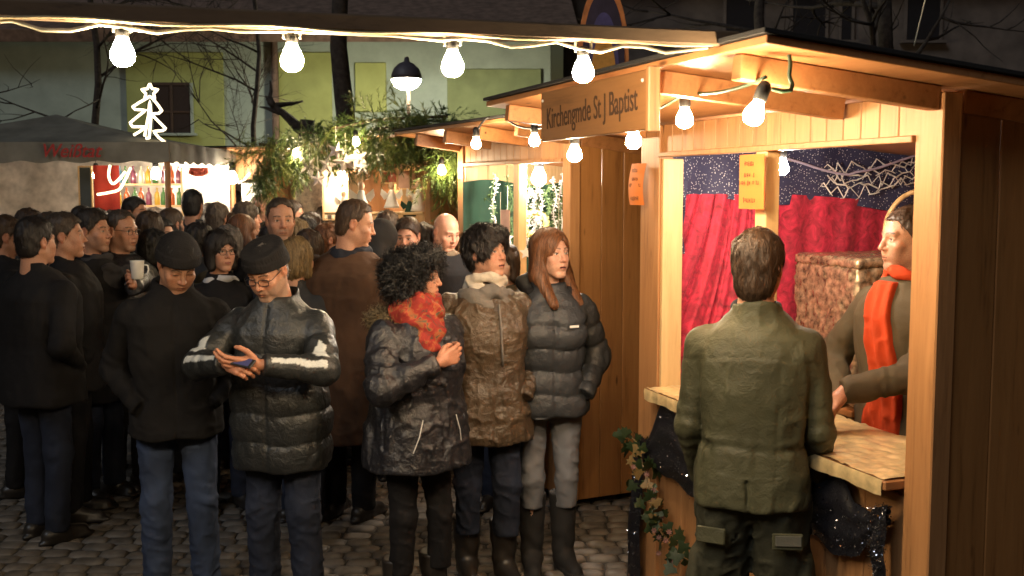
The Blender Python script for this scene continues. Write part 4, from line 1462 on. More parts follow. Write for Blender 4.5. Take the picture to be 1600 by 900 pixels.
# black sequin swags and the ivy on the front of the counter
def sequin():
    m, nt, bs = mat_new('black_sequins')
    v = coords(nt, (1, 1, 1), perobj=False)
    vo = nt.nodes.new('ShaderNodeTexVoronoi')
    vo.inputs['Scale'].default_value = 240
    nt.links.new(v, vo.inputs['Vector'])
    bs.inputs['Base Color'].default_value = (.006, .006, .010, 1)
    bs.inputs['Roughness'].default_value = .42
    bs.inputs['Specular IOR Level'].default_value = .6
    nm = nt.nodes.new('ShaderNodeBump')
    nm.inputs['Strength'].default_value = .6
    nm.inputs['Distance'].default_value = .004
    nt.links.new(vo.outputs['Color'], nm.inputs['Height'])
    nt.links.new(nm.outputs[0], bs.inputs['Normal'])
    return m
M_SEQ = sequin()
M_SPARK = plain('sequin_spark', (.45, .45, .50), .12, metal=1.0, bumps=0)
def swag(name, top, bot, label, S=S1, yoff=.03):
    """two pixel polylines on the stall front: the upper and the lower edge of a hanging cloth"""
    n, k = 60, 16
    def samp(pl, t):
        if abs(pl[-1][0] - pl[0][0]) < 30: return pl[0][0] + t * (pl[-1][0] - pl[0][0]), pl[0][1] + t * (pl[-1][1] - pl[0][1])
        x = pl[0][0] + t * (pl[-1][0] - pl[0][0])
        for a, b in zip(pl, pl[1:]):
            if x <= b[0] + 1e-6:
                f = (x - a[0]) / max(b[0] - a[0], 1e-6)
                f = f * f * (3 - 2 * f)
                return x, a[1] + f * (b[1] - a[1])
        return pl[-1]
    V = []
    for i in range(n + 1):
        a, b = samp(top, i / n), samp(bot, i / n)
        for j in range(k + 1):
            t = j / k
            x, z = S.front(a[0] + (b[0] - a[0]) * t, a[1] + (b[1] - a[1]) * t - 14)
            V.append(S.w(x, yoff + .004 * math.sin(t * 15 + i * .10) + .010 * math.sin(t * 3.1), z))
    I = np.arange((n + 1) * (k + 1)).reshape(n + 1, k + 1)
    Q = np.stack([I[:-1, :-1], I[1:, :-1], I[1:, 1:], I[:-1, 1:]], -1).reshape(-1, 4)
    o = tag(link(name, np_mesh(name, np.array(V), Q), M_SEQ), label, 'drape')
    rq = random.Random(len(label))
    m = MB()
    for _ in range(900):
        q = Vector(V[rq.randrange(len(V))]) + Vector((rq.gauss(0, .006), 0, rq.gauss(0, .006))) + S.n * .003
        u = (S.d + Vector((rq.gauss(0, .5), rq.gauss(0, .5), rq.gauss(0, .5)))).normalized()
        w = u.cross(S.n + Vector((rq.gauss(0, .6), rq.gauss(0, .6), rq.gauss(0, .6)))).normalized()
        r_ = .0028
        m.add([q + u * r_, q + w * r_, q - u * r_, q - w * r_], [(0, 1, 2, 3)])
    sq = m.build('sequins', M_SPARK, o)
    sq['kind'] = 'stuff'
    return o
swag('sequin_drape', [(1225, 765), (1266, 744), (1300, 768), (1334, 752), (1362, 800), (1388, 814), (1421, 803)], [(1225, 775), (1262, 800), (1292, 848), (1330, 880), (1365, 882), (1395, 852), (1421, 832)], 'black sequin drape swagged under the counter of the curtain stall, nearest the side wall')
swag('sequin_drape', [(1396, 806), (1422, 800)], [(1404, 935), (1424, 940)], 'black sequin tail hanging straight down the counter front', yoff=.05)
swag('sequin_drape', [(1022, 700), (1052, 640), (1090, 690), (1150, 700)], [(1020, 735), (1060, 760), (1100, 790), (1150, 780)], 'black sequin drape gathered up to a point behind the ivy')
swag('sequin_drape', [(1008, 690), (1024, 700)], [(996, 960), (1018, 965)], 'long black sequin tail hanging from the stall corner post down to the paving', yoff=.04)

def leaf_me(kind='ivy'):
    if kind == 'ivy':
        pl = [(0, 0), (.45, -.1), (.5, .25), (.28, .4), (.38, .75), (.12, .68), (0, 1.05), (-.12, .68), (-.38, .75), (-.28, .4), (-.5, .25), (-.45, -.1)]
    v = [(x, .06 * abs(x) - .05 * y * y, y) for x, y in pl] + [(0, -.04, .4)]
    n = len(pl)
    return mesh('leaf', v, [(i, (i + 1) % n, n) for i in range(n)], True)
LEAF = leaf_me()
M_IVY = plain('ivy_leaf', (.016, .032, .010), .4, nscale=40, var=.5, bumps=.3)
M_IVY2 = plain('dry_leaf', (.15, .10, .035), .55, nscale=40, var=.5)
M_PINK = plain('pink_flower', (.20, .10, .09), .7, nscale=50, var=.4)
ivy = tag(empty('ivy_garland', S1.w(1.9, .06, .8), 0), 'trailing ivy garland with small dried flowers at the corner of the curtain stall counter', 'garland')
ri = random.Random(11)
stem = [S1.w(*[S1.front(a, b)[0], .07, S1.front(a, b)[1]]) - S1.w(1.9, .06, .8) for a, b in ((1002, 670), (1020, 690), (1035, 740), (1045, 790), (1062, 830), (1085, 860), (1120, 880))]
MB().tube(stem, .004, 5).build('stem', M_IVY2, ivy)
for i in range(75):
    t = ri.random() * (len(stem) - 1.01)
    a = stem[int(t)].lerp(stem[int(t) + 1], t % 1)
    s_ = ri.uniform(.035, .065)
    q = a + Vector((ri.gauss(0, .035), ri.gauss(-.01, .03), ri.gauss(0, .035)))
    link('leaf', LEAF, M_IVY if ri.random() < .8 else M_IVY2, ivy, q, (ri.uniform(-.6, .6), ri.uniform(-2.6, 2.6), ri.uniform(-.8, .8) + R(15)), (s_, s_, s_))
FLOW = MB()
for k in range(7):
    a = k * 2 * math.pi / 7
    FLOW.add([(0, 0, 0), (.5 * math.cos(a - .4), -.15, .5 * math.sin(a - .4)), (.9 * math.cos(a), -.05, .9 * math.sin(a)), (.5 * math.cos(a + .4), -.15, .5 * math.sin(a + .4))], [(0, 1, 2, 3)])
FLOW = FLOW.me('flower')
for i in range(14):
    t = ri.uniform(1.5, 5)
    a = stem[int(t)].lerp(stem[int(t) + 1], t % 1)
    link('flower', FLOW, M_PINK, ivy, a + Vector((ri.gauss(0, .03), -.05 + ri.gauss(0, .015), ri.gauss(0, .03))), (ri.uniform(-.5, .5), ri.uniform(0, 3), 0), (.017,) * 3)
# ------------------------------------------------------------------ the second stall, with wreaths and tinsel
S2 = Stall((.337, 6.42), 26, 1.66, 1.6, 'pine market stall with green cloth and tinsel, standing next to the curtain stall')
S2.shell(zc=.985, zh=2.075, z_wall=2.24, over=.36, slope=.12, near_mat=W_DARK, front_mat=W_PINE, near_post=.09, far_post=.10, mid=.72, rafters=(.035, .55, 1.1, 1.62), side_over=.30, raft_h=.08, far_mat=W_FRAME)
link('counter', box_me((1.46, .40, .03), .004), W_PINEX, S2.root, (.82, -.10, 1.0))
M_GREENCLOTH = fabric('green_cloth', (.014, .045, .028), .8)
yq, zq = S2.atx(742, 292, 1.5)
yr, _ = S2.atx(885, 292, 1.5)
o = hang_cloth('green_cloth', 1.50, yq + .1, yr - .25, lambda t: 1.96 + .02 * np.sin(t * 9), lambda t: 1.0 + 0 * t, lambda t, v: (.02 + .012 * np.sin(t * 30 + v), 0 * t), M_GREENCLOTH, ny=60, nz=20)
to_world(o, S2); tag(o, 'dark green cloth hung inside the second stall behind the hanging tinsel', 'cloth')
M_TIN2 = plain('green_tinsel', (.10, .17, .07), .4, metal=.3, var=.6, nscale=60)
rr = random.Random(21)
for k in range(22):
    px = rr.choice((rr.uniform(765, 800), rr.uniform(815, 885), rr.uniform(815, 885)))
    x_ = rr.uniform(1.0, 1.4)
    yy, zt = S2.atx(px, rr.uniform(270, 300), x_)
    _, zb = S2.atx(px, rr.uniform(360, 420), x_)
    a = S2.w(x_, yy, zt)
    m = MB()
    n = 26
    pts = [Vector((.012 * math.sin(i * .5 + k), .008 * math.cos(i * .7), (zb - zt) * i / n)) for i in range(n + 1)]
    m.tube(pts, .004, 4)
    for q in pts:
        for _ in range(4):
            d = Vector((rr.gauss(0, 1), rr.gauss(0, 1), rr.gauss(-.3, .6))).normalized() * rr.uniform(.015, .03)
            m.add([q, q + d + Vector((0, 0, .004)), q + d - Vector((0, 0, .004))], [(0, 1, 2)])
    tag(m.build('tinsel_strand', [M_TIN2, M_TINSEL, M_TIN2][k % 3], None, loc=a), ['dark green tinsel strand hanging in the second stall window', 'silver tinsel strand hanging in the second stall window', 'dark green tinsel strand hanging in the second stall window'][k % 3], 'tinsel', 'tinsel strands in the second stall')
def wreath(c, r, label, mat):
    root = tag(empty('wreath', c), label, 'wreath')
    m = MB()
    m.tube([(r * math.cos(a), 0, r * math.sin(a)) for a in [k * math.pi / 12 for k in range(24)]], r * .22, 7, True)
    m.build('ring', mat, root)
    m = MB()
    for i in range(260):
        a = rr.uniform(0, 6.283); b = rr.uniform(0, 6.283)
        q = Vector(((r + r * .2 * math.cos(b)) * math.cos(a), r * .22 * math.sin(b), (r + r * .2 * math.cos(b)) * math.sin(a)))
        d = Vector((rr.gauss(0, 1), rr.gauss(0, 1), rr.gauss(0, 1))).normalized() * r * .35
        s = d.cross(Vector((0, 1, .3))).normalized() * r * .05
        m.add([q - s, q + s, q + d], [(0, 1, 2)])
    m.build('needles', mat, root)
wreath(P(836, 350, 7.3), .075, 'small straw wreath hanging in the second stall between tinsel strands', plain('straw', (.45, .36, .12), .7))
for k, (bx, by, D, sh) in enumerate(((782, 385, 7.0, 0), (793, 372, 7.3, 1), (822, 395, 7.0, 0), (845, 400, 7.2, 1), (873, 392, 7.0, 0))):
    root = tag(empty('star_ornament', P(bx, by, D)), ['white paper star hanging in the second stall by the green cloth', 'silver star hanging in the second stall by the middle post', 'white paper star just beyond the middle post of the second stall', 'silver star dangling under the straw wreath', 'white paper star at the corner post of the second stall'][k], 'ornament')
    pl = [((.045 if i % 2 == 0 else .02) * math.sin(i * math.pi / 5), (.045 if i % 2 == 0 else .02) * math.cos(i * math.pi / 5)) for i in range(10)]
    MB().prism(pl, -.006, .006).build('star', [M_WHITE, M_TINSEL][sh], root)
    MB().tube([(0, 0, .045), (0, 0, .045 + .3)], .0015, 4).build('thread', M_WIREW, root)
q = P(842, 262, 7.1)
bulb(q, 'large bright bulb lighting the inside of the second stall', 'bulbs on the stalls', mat=M_BULBW, scale=1.7)
cable('bulb_cord', [q + Vector((0, 0, .09)), Vector((q.x, q.y, 2.20))], .004, M_BLACK, 'short black cord holding the large bulb in the second stall')
x, z = S2.front(796, 352)
o = tag(empty('paper_notice', S2.w(x, .03, z), S2.rz), 'pale pink paper notice on the middle post of the second stall', 'notice')
link('sheet', box_me((.13, .004, .20), 0), plain('pink_paper', (.62, .40, .34), .8, bumps=0), o)
for k, (bx, by, D) in enumerate(((835, 208, 5.75), (744, 214, 6.35))):
    q = P(bx, by, D)
    bulb(q, ['round glowing bulb hanging from the second stall roof near the name board', 'round glowing bulb hanging from the second stall roof next to the fir branches'][k], 'bulbs on the stalls')
cable('light_cable', [P(765, 183, 6.3), P(744, 208, 6.35)], .006, M_BLACK, 'short black cable feeding the bulb next to the fir branches', -.02)
cable('light_cable', [P(880, 180, 5.7), P(835, 200, 5.75), P(790, 185, 6.2)], .006, M_BLACK, 'black cable sagging along the second stall roof edge', .02)

# painted pointed arch standing on the roof behind
arch = tag(empty('arch_board', P(942, 130, 7.6)), 'tall painted pointed arch board with orange and blue bands above the second stall', 'arch board')
def pointed(w, z0, h, n=10):
    pl = [(-w, z0)]
    for i in range(n + 1):
        t = i / n
        pl.append((-w * (1 - t ** 1.8), z0 + h * .45 + h * .55 * math.sin(t * math.pi / 2) ** 1.0))
    for i in range(n - 1, -1, -1):
        t = i / n
        pl.append((w * (1 - t ** 1.8), z0 + h * .45 + h * .55 * math.sin(t * math.pi / 2)))
    pl.append((w, z0))
    return pl
for k, (w, h, c) in enumerate(((.175, .92, (.68, .24, .07)), (.145, .86, (.03, .02, .05)), (.105, .72, (.08, .07, .22)), (.085, .58, (.65, .32, .06)))):
    MB().prism(pointed(w, -.25, h), -.012 * (k + 1), .012 - k * .012 - .001).build(['frame_band', 'dark_band', 'blue_band', 'orange_field'][k], plain('arch_paint%d' % k, c, .6, var=.3), arch)
MB().box((0, .05, -.55), (.10, .05, .75), .004).build('prop', W_DARK, arch)

# ------------------------------------------------------------------ third stall with fir branches on its roof
S3 = Stall((-.64, 8.6), 30, 2.2, 1.7, 'pine market stall dressed with fir branches and paper stars along its roof')
S3.shell(zc=.985, zh=2.06, z_wall=2.26, over=.30, slope=.10, near_mat=W_DARK, front_mat=W_PINE, near_post=.10, far_post=.10, mid=1.05, rafters=(.035, 1.1, 2.16), far_mat=W_FRAME)
link('counter', box_me((2.0, .40, .03), .004), W_PINEX, S3.root, (1.1, -.10, 1.0))
def lampshade(px, py, D, label, sc=1.0, mat=None, up=.12):
    q = P(px, py, D)
    bulb(q, label, 'bulbs in the far stalls', mat=mat or M_BULBF, scale=sc)
    cable('bulb_cord', [q + Vector((0, 0, .054 * sc)), q + Vector((0, 0, .054 * sc + up))], .004, M_BLACK, 'short black cord of the ' + label)
lampshade(648, 262, 9.3, 'bright bulb inside the fir decorated stall beside the dark board', 1.5)
lampshade(535, 268, 9.7, 'bright bulb inside the fir decorated stall behind the paper stars', 1.5)
M_CREAM = plain('cream_board', (.62, .50, .34), .8, var=.1)
rs = random.Random(8)
# figures and boards on display
def figurine(p, h, mat, label, wings=True):
    root = tag(empty('figurine', p), label, 'figurine')
    MB().lathe([(.30 * h, 0), (.26 * h, .1 * h), (.16 * h, .4 * h), (.10 * h, .62 * h), (.07 * h, .68 * h)], 12).build('robe', mat, root, True)
    MB().lathe([(.0, .66 * h), (.08 * h, .70 * h), (.11 * h, .80 * h), (.09 * h, .91 * h), (.0, .97 * h)], 12).build('head', plain('wood_bead', (.6, .42, .28), .6) if 'bead' not in _mats else _mats['bead'], root, True)
    if wings:
        for s in (-1, 1):
            MB().prism([(s * .05 * h, .45 * h), (s * .38 * h, .72 * h), (s * .42 * h, .5 * h), (s * .28 * h, .3 * h)][::s], .02 * h, .05 * h).build('wing', mat, root)
    return root
FG = [(565, 330, 9.2, .26, 'tall white angel figurine on the fir decorated stall beside a dark post', M_WHITE), (612, 325, 9.0, .22, 'white angel figurine in front of an orange board', M_WHITE), (655, 330, 8.9, .26, 'large white angel figurine beside the stained wall of the fir decorated stall', M_WHITE), (640, 338, 8.9, .18, 'small dark green figurine between two white angels', M_GREENCLOTH), (537, 332, 9.6, .20, 'small white figurine behind the paper stars', M_WHITE)]
for px, py, D, hh, lb, mt in FG: figurine(P(px, py, D), hh, mt, lb)
def sign_board(p, w, h, mat, label, rz=0.0, frame=None):
    root = tag(empty('display_board', p, rz), label, 'board')
    link('panel', box_me((w, .015, h), .002), mat, root)
    if frame:
        for s in (-1, 1):
            link('frame_side', box_me((.015, .022, h + .03), .002), frame, root, (s * (w / 2 + .0085), 0, 0))
            link('frame_rail', box_me((w, .022, .015), .002), frame, root, (0, 0, s * (h / 2 + .0085)))
M_BOARDD = plain('dark_board', (.05, .028, .018), .6)
sign_board(P(641, 243, 8.75), .25, .125, M_BOARDD, 'dark brown board hanging below the fir branches', R(10))
sign_board(P(645, 275, 9.1), .24, .20, plain('rose_board', (.55, .36, .28), .8), 'pale rose display board under the dark brown board', R(10), W_FRAME)
sign_board(P(611, 277, 9.1), .13, .08, plain('brick_red', (.30, .07, .04), .7), 'small brick red plaque between display boards', R(10), W_FRAME)
sign_board(P(612, 310, 9.35), .17, .26, W_PINE, 'orange wooden board behind a white angel figurine', R(10))
sign_board(P(487, 310, 10.2), .30, .36, plain('marbled_paper', (.55, .48, .38), .85, nscale=30, var=.4), 'marbled grey display panel at the end of the fir decorated stall', R(8), W_FRAME)
sign_board(P(524, 305, 9.9), .20, .42, M_CREAM, 'tall cream panel behind the paper stars', R(8), W_FRAME)
sign_board(P(588, 290, 9.3), .22, .50, W_DARK, 'tall dark wooden panel between the two windows of the fir decorated stall', R(8))
for (pa_, pb_) in (((524, 331, 9.6), (578, 331, 9.15)), ((598, 331, 9.0), (672, 331, 8.8))):
    a_, b_ = P(*pa_), P(*pb_)
    sf = tag(empty('display_shelf', (a_ + b_) / 2 - Vector((0, 0, .012))), 'wooden shelf carrying the figurines %s of the fir decorated stall' % ('beside the stained wall' if pa_[0] > 590 else 'behind the paper stars'), 'shelf')
    MB().beam(a_ - (a_ + b_) / 2, b_ - (a_ + b_) / 2, .22, .022).build('board', W_FRAME, sf)
    for q_ in (a_, b_): MB().box(q_ - (a_ + b_) / 2 + Vector((0, .06, -.37)), (.03, .03, .70), .003).build('bracket', W_FRAME, sf)
# paper stars
def star5(p, r, mat, label, rz=0, tilt=0, depth=.25):
    root = tag(empty('paper_star', p, rz), label, 'star')
    v = [((r if i % 2 == 0 else r * .42) * math.sin(i * math.pi / 5), 0, (r if i % 2 == 0 else r * .42) * math.cos(i * math.pi / 5)) for i in range(10)]
    v += [(0, -r * depth, 0), (0, r * depth, 0)]
    f = [(i, (i + 1) % 10, 10) for i in range(10)] + [((i + 1) % 10, i, 11) for i in range(10)]
    o = link('star', mesh('star', v, f), mat, root, (0, 0, 0), (0, tilt, 0))
    MB().tube([(0, 0, r * .9), (0, 0, r * .9 + .12)], .002, 4).build('thread', M_WIREW, root)
M_PSTAR = plain('star_paper', (.66, .56, .50), .85, var=.1)
for k, (px, py, r, lb) in enumerate(((484, 262, .10, 'pinkish paper star hanging in front of the marbled panel'), (512, 258, .09, 'pinkish paper star hanging above the tall cream panel'), (540, 252, .12, 'large pinkish paper star hanging in the middle under the fir branches'), (560, 248, .11, 'white folded paper star hanging next to the dark wooden panel'), (566, 262, .07, 'small white paper star hanging lowest beside the dark wooden panel'), (497, 280, .07, 'small pinkish paper star above the crowd at the marbled panel'), (525, 236, .08, 'cream paper star tucked into the fir branches'))):
    star5(P(px, py, 9.0 - .05 * k), r, M_PSTAR if k not in (3, 4) else M_WHITE, lb, rs.uniform(-.3, .3), rs.uniform(-.5, .5))

# fir branches
M_FIR = plain('fir_needles', (.055, .095, .022), .5, nscale=25, var=.6, bumps=0)
M_FIR2 = plain('fir_needles_light', (.13, .16, .035), .5, nscale=25, var=.5, bumps=0)
M_TWIG = plain('fir_twig', (.06, .035, .018), .8)
def sprig_me(seed):
    r = random.Random(seed)
    m = MB()
    L = .30
    axis = [Vector((0, 0, 0)), Vector((.04, .01, -.5 * L)), Vector((.02, -.02, -L))]
    twigs = [(axis[0], axis[2])]
    for k in range(6):
        t = .15 + .13 * k
        a = axis[0].lerp(axis[2], t)
        s = 1 if k % 2 else -1
        twigs.append((a, a + Vector((s * .09 * (1.1 - t), r.uniform(-.04, .04), -.10 * (1.2 - t * .6)))))
    for a, b in twigs:
        n = int(26 * (b - a).length / .15) + 8
        d = (b - a).normalized()
        for i in range(n):
            q = a.lerp(b, i / n)
            o = Vector((r.gauss(0, 1), r.gauss(0, .6), r.gauss(0, 1)))
            o = (o - d * o.dot(d)).normalized()
            e = q + (o * .8 + d * .75) * r.uniform(.020, .034)
            s = o.cross(d) * .0026
            m.add([q - s, q + s, e], [(0, 1, 2)])
    return m.me('needles')
SPR = [sprig_me(k) for k in range(5)]
def fir(pts, n, spread, label, D, seed, down=.5, scale=(.8, 1.3)):
    r = random.Random(seed)
    pts = [P(a, b, D) for a, b in pts]
    root = tag(empty('fir_garland', pts[0]), label, 'fir branches', 'fir branches on the stalls')
    rel = [q - pts[0] for q in pts]
    MB().tube(rel, .012, 6).build('branch', M_TWIG, root)
    for i in range(n):
        t = r.random() * (len(rel) - 1.001)
        q = rel[int(t)].lerp(rel[int(t) + 1], t % 1) + Vector((r.gauss(0, spread), r.gauss(0, spread * .8), r.gauss(0, spread * .8)))
        s = r.uniform(*scale)
        link('sprig', SPR[r.randrange(5)], M_FIR if r.random() < .55 else M_FIR2, root, q, (r.gauss(0, down), r.gauss(0, down * 1.3), r.uniform(0, 6.3)), (s, s, s))
fir([(405, 225), (435, 228), (472, 232)], 60, .09, 'bushy fir branch hung over the brown wooden panel', 9.6, 1, .45)
fir([(470, 205), (530, 212), (600, 207)], 85, .075, 'dark fir branches along the roof above the paper stars', 9.1, 2, .6)
fir([(585, 202), (650, 198), (712, 200)], 100, .08, 'dense fir branches along the roof above the dark brown board', 8.5, 3, .6)
fir([(690, 200), (706, 235), (712, 268)], 60, .055, 'fir branch trailing down beside the second stall', 8.1, 4, .35)
fir([(520, 200), (600, 186), (700, 182)], 50, .06, 'upper fir branches lying along the stall roof edge', 8.9, 5, 1.0)
fir([(402, 250), (410, 262), (415, 280)], 26, .05, 'thin fir branch drooping at the edge of the brown wooden panel', 9.65, 6, .3)
for k, (px_, py_, D_) in enumerate(((463, 232, 9.1), (556, 214, 8.7), (690, 258, 7.9))):
    bulb(P(px_, py_, D_), ['round glowing bulb beside the bushy fir branch over the brown wooden panel', 'glowing bulb half hidden among the dark fir branches above the paper stars', 'small glowing bulb in the trailing fir branch beside the second stall'][k], 'bulbs in the far stalls')
# brown wooden panel of the neighbouring hut
ph = tag(empty('wooden_hut', P(443, 300, 10.3) * 1.0), 'narrow brown wooden hut wall standing between the fir decorated stall and the far lit stall', 'hut')
ph.location.z = 0
wl = link('wall', box_me((.36, .04, 2.2), .004), W_DARK, ph, (0, 0, 1.1))
for k in range(3): link('plank', box_me((.115, .02, 2.18), .003), W_DARK, wl, (-.12 + .12 * k, -.03, 0))

# ------------------------------------------------------------------ far stall facing us
S4 = Stall((-2.30, 12.2), 75, 1.75, 1.6, 'far pine market stall with white lined inside and bright lamps')
M_LINING = plain('white_lining', (.55, .48, .42), .9, nscale=14, var=.25)
S4.shell(zc=.985, zh=2.02, z_wall=2.30, over=.35, slope=.06, near_mat=M_LINING, front_mat=W_PINE, near_post=.08, far_post=.08, rafters=(.035, .9, 1.71), far_mat=M_LINING, mat_roof=W_PINE)
link('counter', box_me((1.58, .40, .03), .004), W_PINEX, S4.root, (.87, -.10, 1.0))
link('back_lining', box_me((1.6, .02, 1.4), .002), M_LINING, S4.root, (.87, -1.5, 1.55))
lampshade(344, 253, 12.0, 'far stall bulb next to the red swag', 1.3, up=.10)
lampshade(363, 268, 11.9, 'brightest far stall bulb hanging in front of the white lining', 1.9, up=.12)
lampshade(285, 258, 12.0, 'far stall bulb beside the tent edge', 1.2, up=.10)
def far_rope(pts, D, r, label, mat=None):
    out = []
    pts = [P(a, b, D) for a, b in pts]
    n = len(pts)
    for i in range(n - 1):                          # Catmull-Rom
        p0, p1, p2, p3 = pts[max(i - 1, 0)], pts[i], pts[i + 1], pts[min(i + 2, n - 1)]
        for k in range(6):
            t = k / 6
            out.append(.5 * ((2 * p1) + (p2 - p0) * t + (2 * p0 - 5 * p1 + 4 * p2 - p3) * t * t + (3 * p1 - p0 - 3 * p2 + p3) * t ** 3))
    out.append(pts[-1])
    return tag(MB().tube(out, r, 7).build('rope_light', mat or M_ROPE, None, True), label, 'rope light')
far_rope([(276, 287), (287, 276), (294, 264)], 11.95, .014, 'glowing rope light slung under the far stall beam beside the tent edge')
far_rope([(312, 262), (330, 274), (350, 278), (358, 272)], 11.95, .014, 'glowing rope light sagging between the far stall bulbs')
far_rope([(372, 286), (382, 280), (390, 270)], 11.95, .014, 'glowing rope light rising towards the hanging fir branch')
M_REDSW = plain('red_swag', (.30, .05, .03), .7)
m = MB()
for k in range(9):
    a = P(298 + k * 3.2, 262, 11.9); b = P(296 + k * 3.6, 272 + 4 * math.sin(k * .39 * 1), 11.9)
    m.tube([a, b], .016, 6)
tag(m.build('red_swag', M_REDSW, None, True), 'small red cloth swag under the far stall beam', 'cloth')
sign_board(P(394, 308, 12.0), .23, .30, M_PAPERW, 'white poster on the far stall beside the brown hut wall', R(-10))

# ------------------------------------------------------------------ tent on the left
M_TENT = fabric('tent_canvas', (.17, .165, .14), .9, wr=6)
tent = tag(empty('market_tent', (-4.6, 10.0, 0)), 'grey canvas market tent with red script lettering on its valance', 'tent')
ev, pk = 2.335, 2.66
hw, dp = 1.50, 2.4
NN = 14
def sagquad(a, b, c, n=NN, sag=.05):
    V, Fc = [], []
    for i in range(n + 1):
        for j in range(n + 1):
            u, v = i / n, j / n
            q = Vector(a).lerp(Vector(b), u).lerp(Vector(c), v)
            q.z -= sag * math.sin(math.pi * u) * (1 - v) * .6 + sag * math.sin(math.pi * v) * .6
            V.append(q)
    for i in range(n):
        for j in range(n): Fc.append((i * (n + 1) + j, (i + 1) * (n + 1) + j, (i + 1) * (n + 1) + j + 1, i * (n + 1) + j + 1))
    return V, Fc
cn = [(-hw, 0, ev), (hw, 0, ev), (hw, dp, ev), (-hw, dp, ev)]
m = MB()
for k in range(4):
    m.add(*sagquad(cn[k], cn[(k + 1) % 4], (0, dp / 2, pk)))
m.build('canopy', M_TENT, tent, True)
def valance(a, b):
    V, Fc = [], []
    n = 60
    a, b = Vector(a), Vector(b)
    d = (b - a).normalized()
    nn = d.cross(Vector((0, 0, 1)))
    for i in range(n + 1):
        q = a.lerp(b, i / n) + nn * ((.004 * math.sin(i * .55)))
        z1 = .18 + .012 * math.sin(i * .9)
        V += [q, q + nn * .004 - Vector((0, 0, z1 / 2)), q - Vector((0, 0, z1))]
    for i in range(n):
        for j in range(2): Fc.append((i * 3 + j, i * 3 + 3 + j, i * 3 + 4 + j, i * 3 + 1 + j))
    return V, Fc
for k in range(4):
    MB().add(*valance(cn[k], cn[(k + 1) % 4])).build('valance', M_TENT, tent, True)
for sx in (-1, 1):
    for sy in (0.03, dp - .03):
        MB().tube([(sx * (hw - .03), sy, 0), (sx * (hw - .03), sy, ev)], .028, 8).build('pole', W_PINE, tent, True)
M_REDINK = plain('red_ink', (.35, .03, .025), .8, bumps=0)
text('lettering', 'Wei\u00dftat', .17, M_REDINK, tent, (.62, -.035, ev - .085), (R(90), 0, 0), .95, bold=.002, shear=.3)
link('back_sheet', box_me((2.9, .02, 2.0), .002), plain('tent_lining', (.55, .50, .45), .9, nscale=8, var=.3), tent, (0, dp - .1, 1.25))
link('bar_counter', box_me((2.6, .5, 1.05), .01), W_DARK, tent, (0, .45, .53))
sh = tag(empty('bottle_shelf', P(222, 322, 11.3)), 'shelf of bottles and glasses lit up inside the tent', 'shelf')
for k in range(2): link('board', box_me((.85, .16, .02), .002), W_FRAME, sh, (0, 0, .0 + .22 * k))
for s in (-1, 1): link('side', box_me((.02, .16, .55), .002), W_FRAME, sh, (s * .435, 0, .13))
rb = random.Random(4)
BM = [plain('glass%d' % k, c, .15, var=.1, bumps=0) for k, c in enumerate(((.45, .10, .03), (.50, .32, .05), (.06, .16, .05), (.55, .50, .40), (.20, .06, .10), (.10, .22, .30)))]
BT = MB().lathe([(.028, 0), (.03, .01), (.03, .10), (.022, .125), (.010, .14), (.010, .175), (.012, .178)], 10).me('bottle', True)
for k in range(2):
    for i in range(11):
        o = link('bottle', BT, BM[rb.randrange(6)], None, P(222, 322, 11.3) + Vector((-.38 + i * .076, rb.uniform(-.03, .03), .011 + .22 * k)))
        c = ['rust red', 'amber', 'dark green', 'cream', 'plum', 'blue'][BM.index(o.material_slots[0].material)]
        tag(o, '%s bottle standing on the %s board of the tent shelf' % (c, 'upper' if k else 'lower'), 'bottle', 'bottles on the tent shelf')
bn = tag(empty('red_banner', P(167, 292, 10.3)), 'bright red banner hanging inside the tent', 'banner')
o = hang_cloth('sheet', 0, -.12, .12, lambda t: .20 + 0 * t, lambda t: -.22 + 0 * t, lambda t, v: (.01 * np.sin(t * 9), 0 * t), plain('red_sheet', (.52, .045, .03), .7), bn, 16, 10)
o.rotation_euler = (0, 0, R(90))
sign_board(P(134, 300, 10.2), .10, .45, plain('chalk_board', (.05, .06, .06), .6), 'narrow dark price board standing at the left of the red banner', 0, W_FRAME)
lampshade(243, 262, 10.4, 'bright tent bulb above the bottle shelf', 1.6, up=.10)
lampshade(150, 266, 10.8, 'tent bulb beside the red banner', 1.3, up=.10)
far_rope([(172, 258), (170, 275), (176, 287), (186, 280), (196, 268)], 10.15, .012, 'glowing rope light looped in front of the red banner')
far_rope([(152, 304), (170, 301), (186, 296), (196, 280), (204, 262)], 10.2, .012, 'glowing rope light swung across the red banner and up the tent')
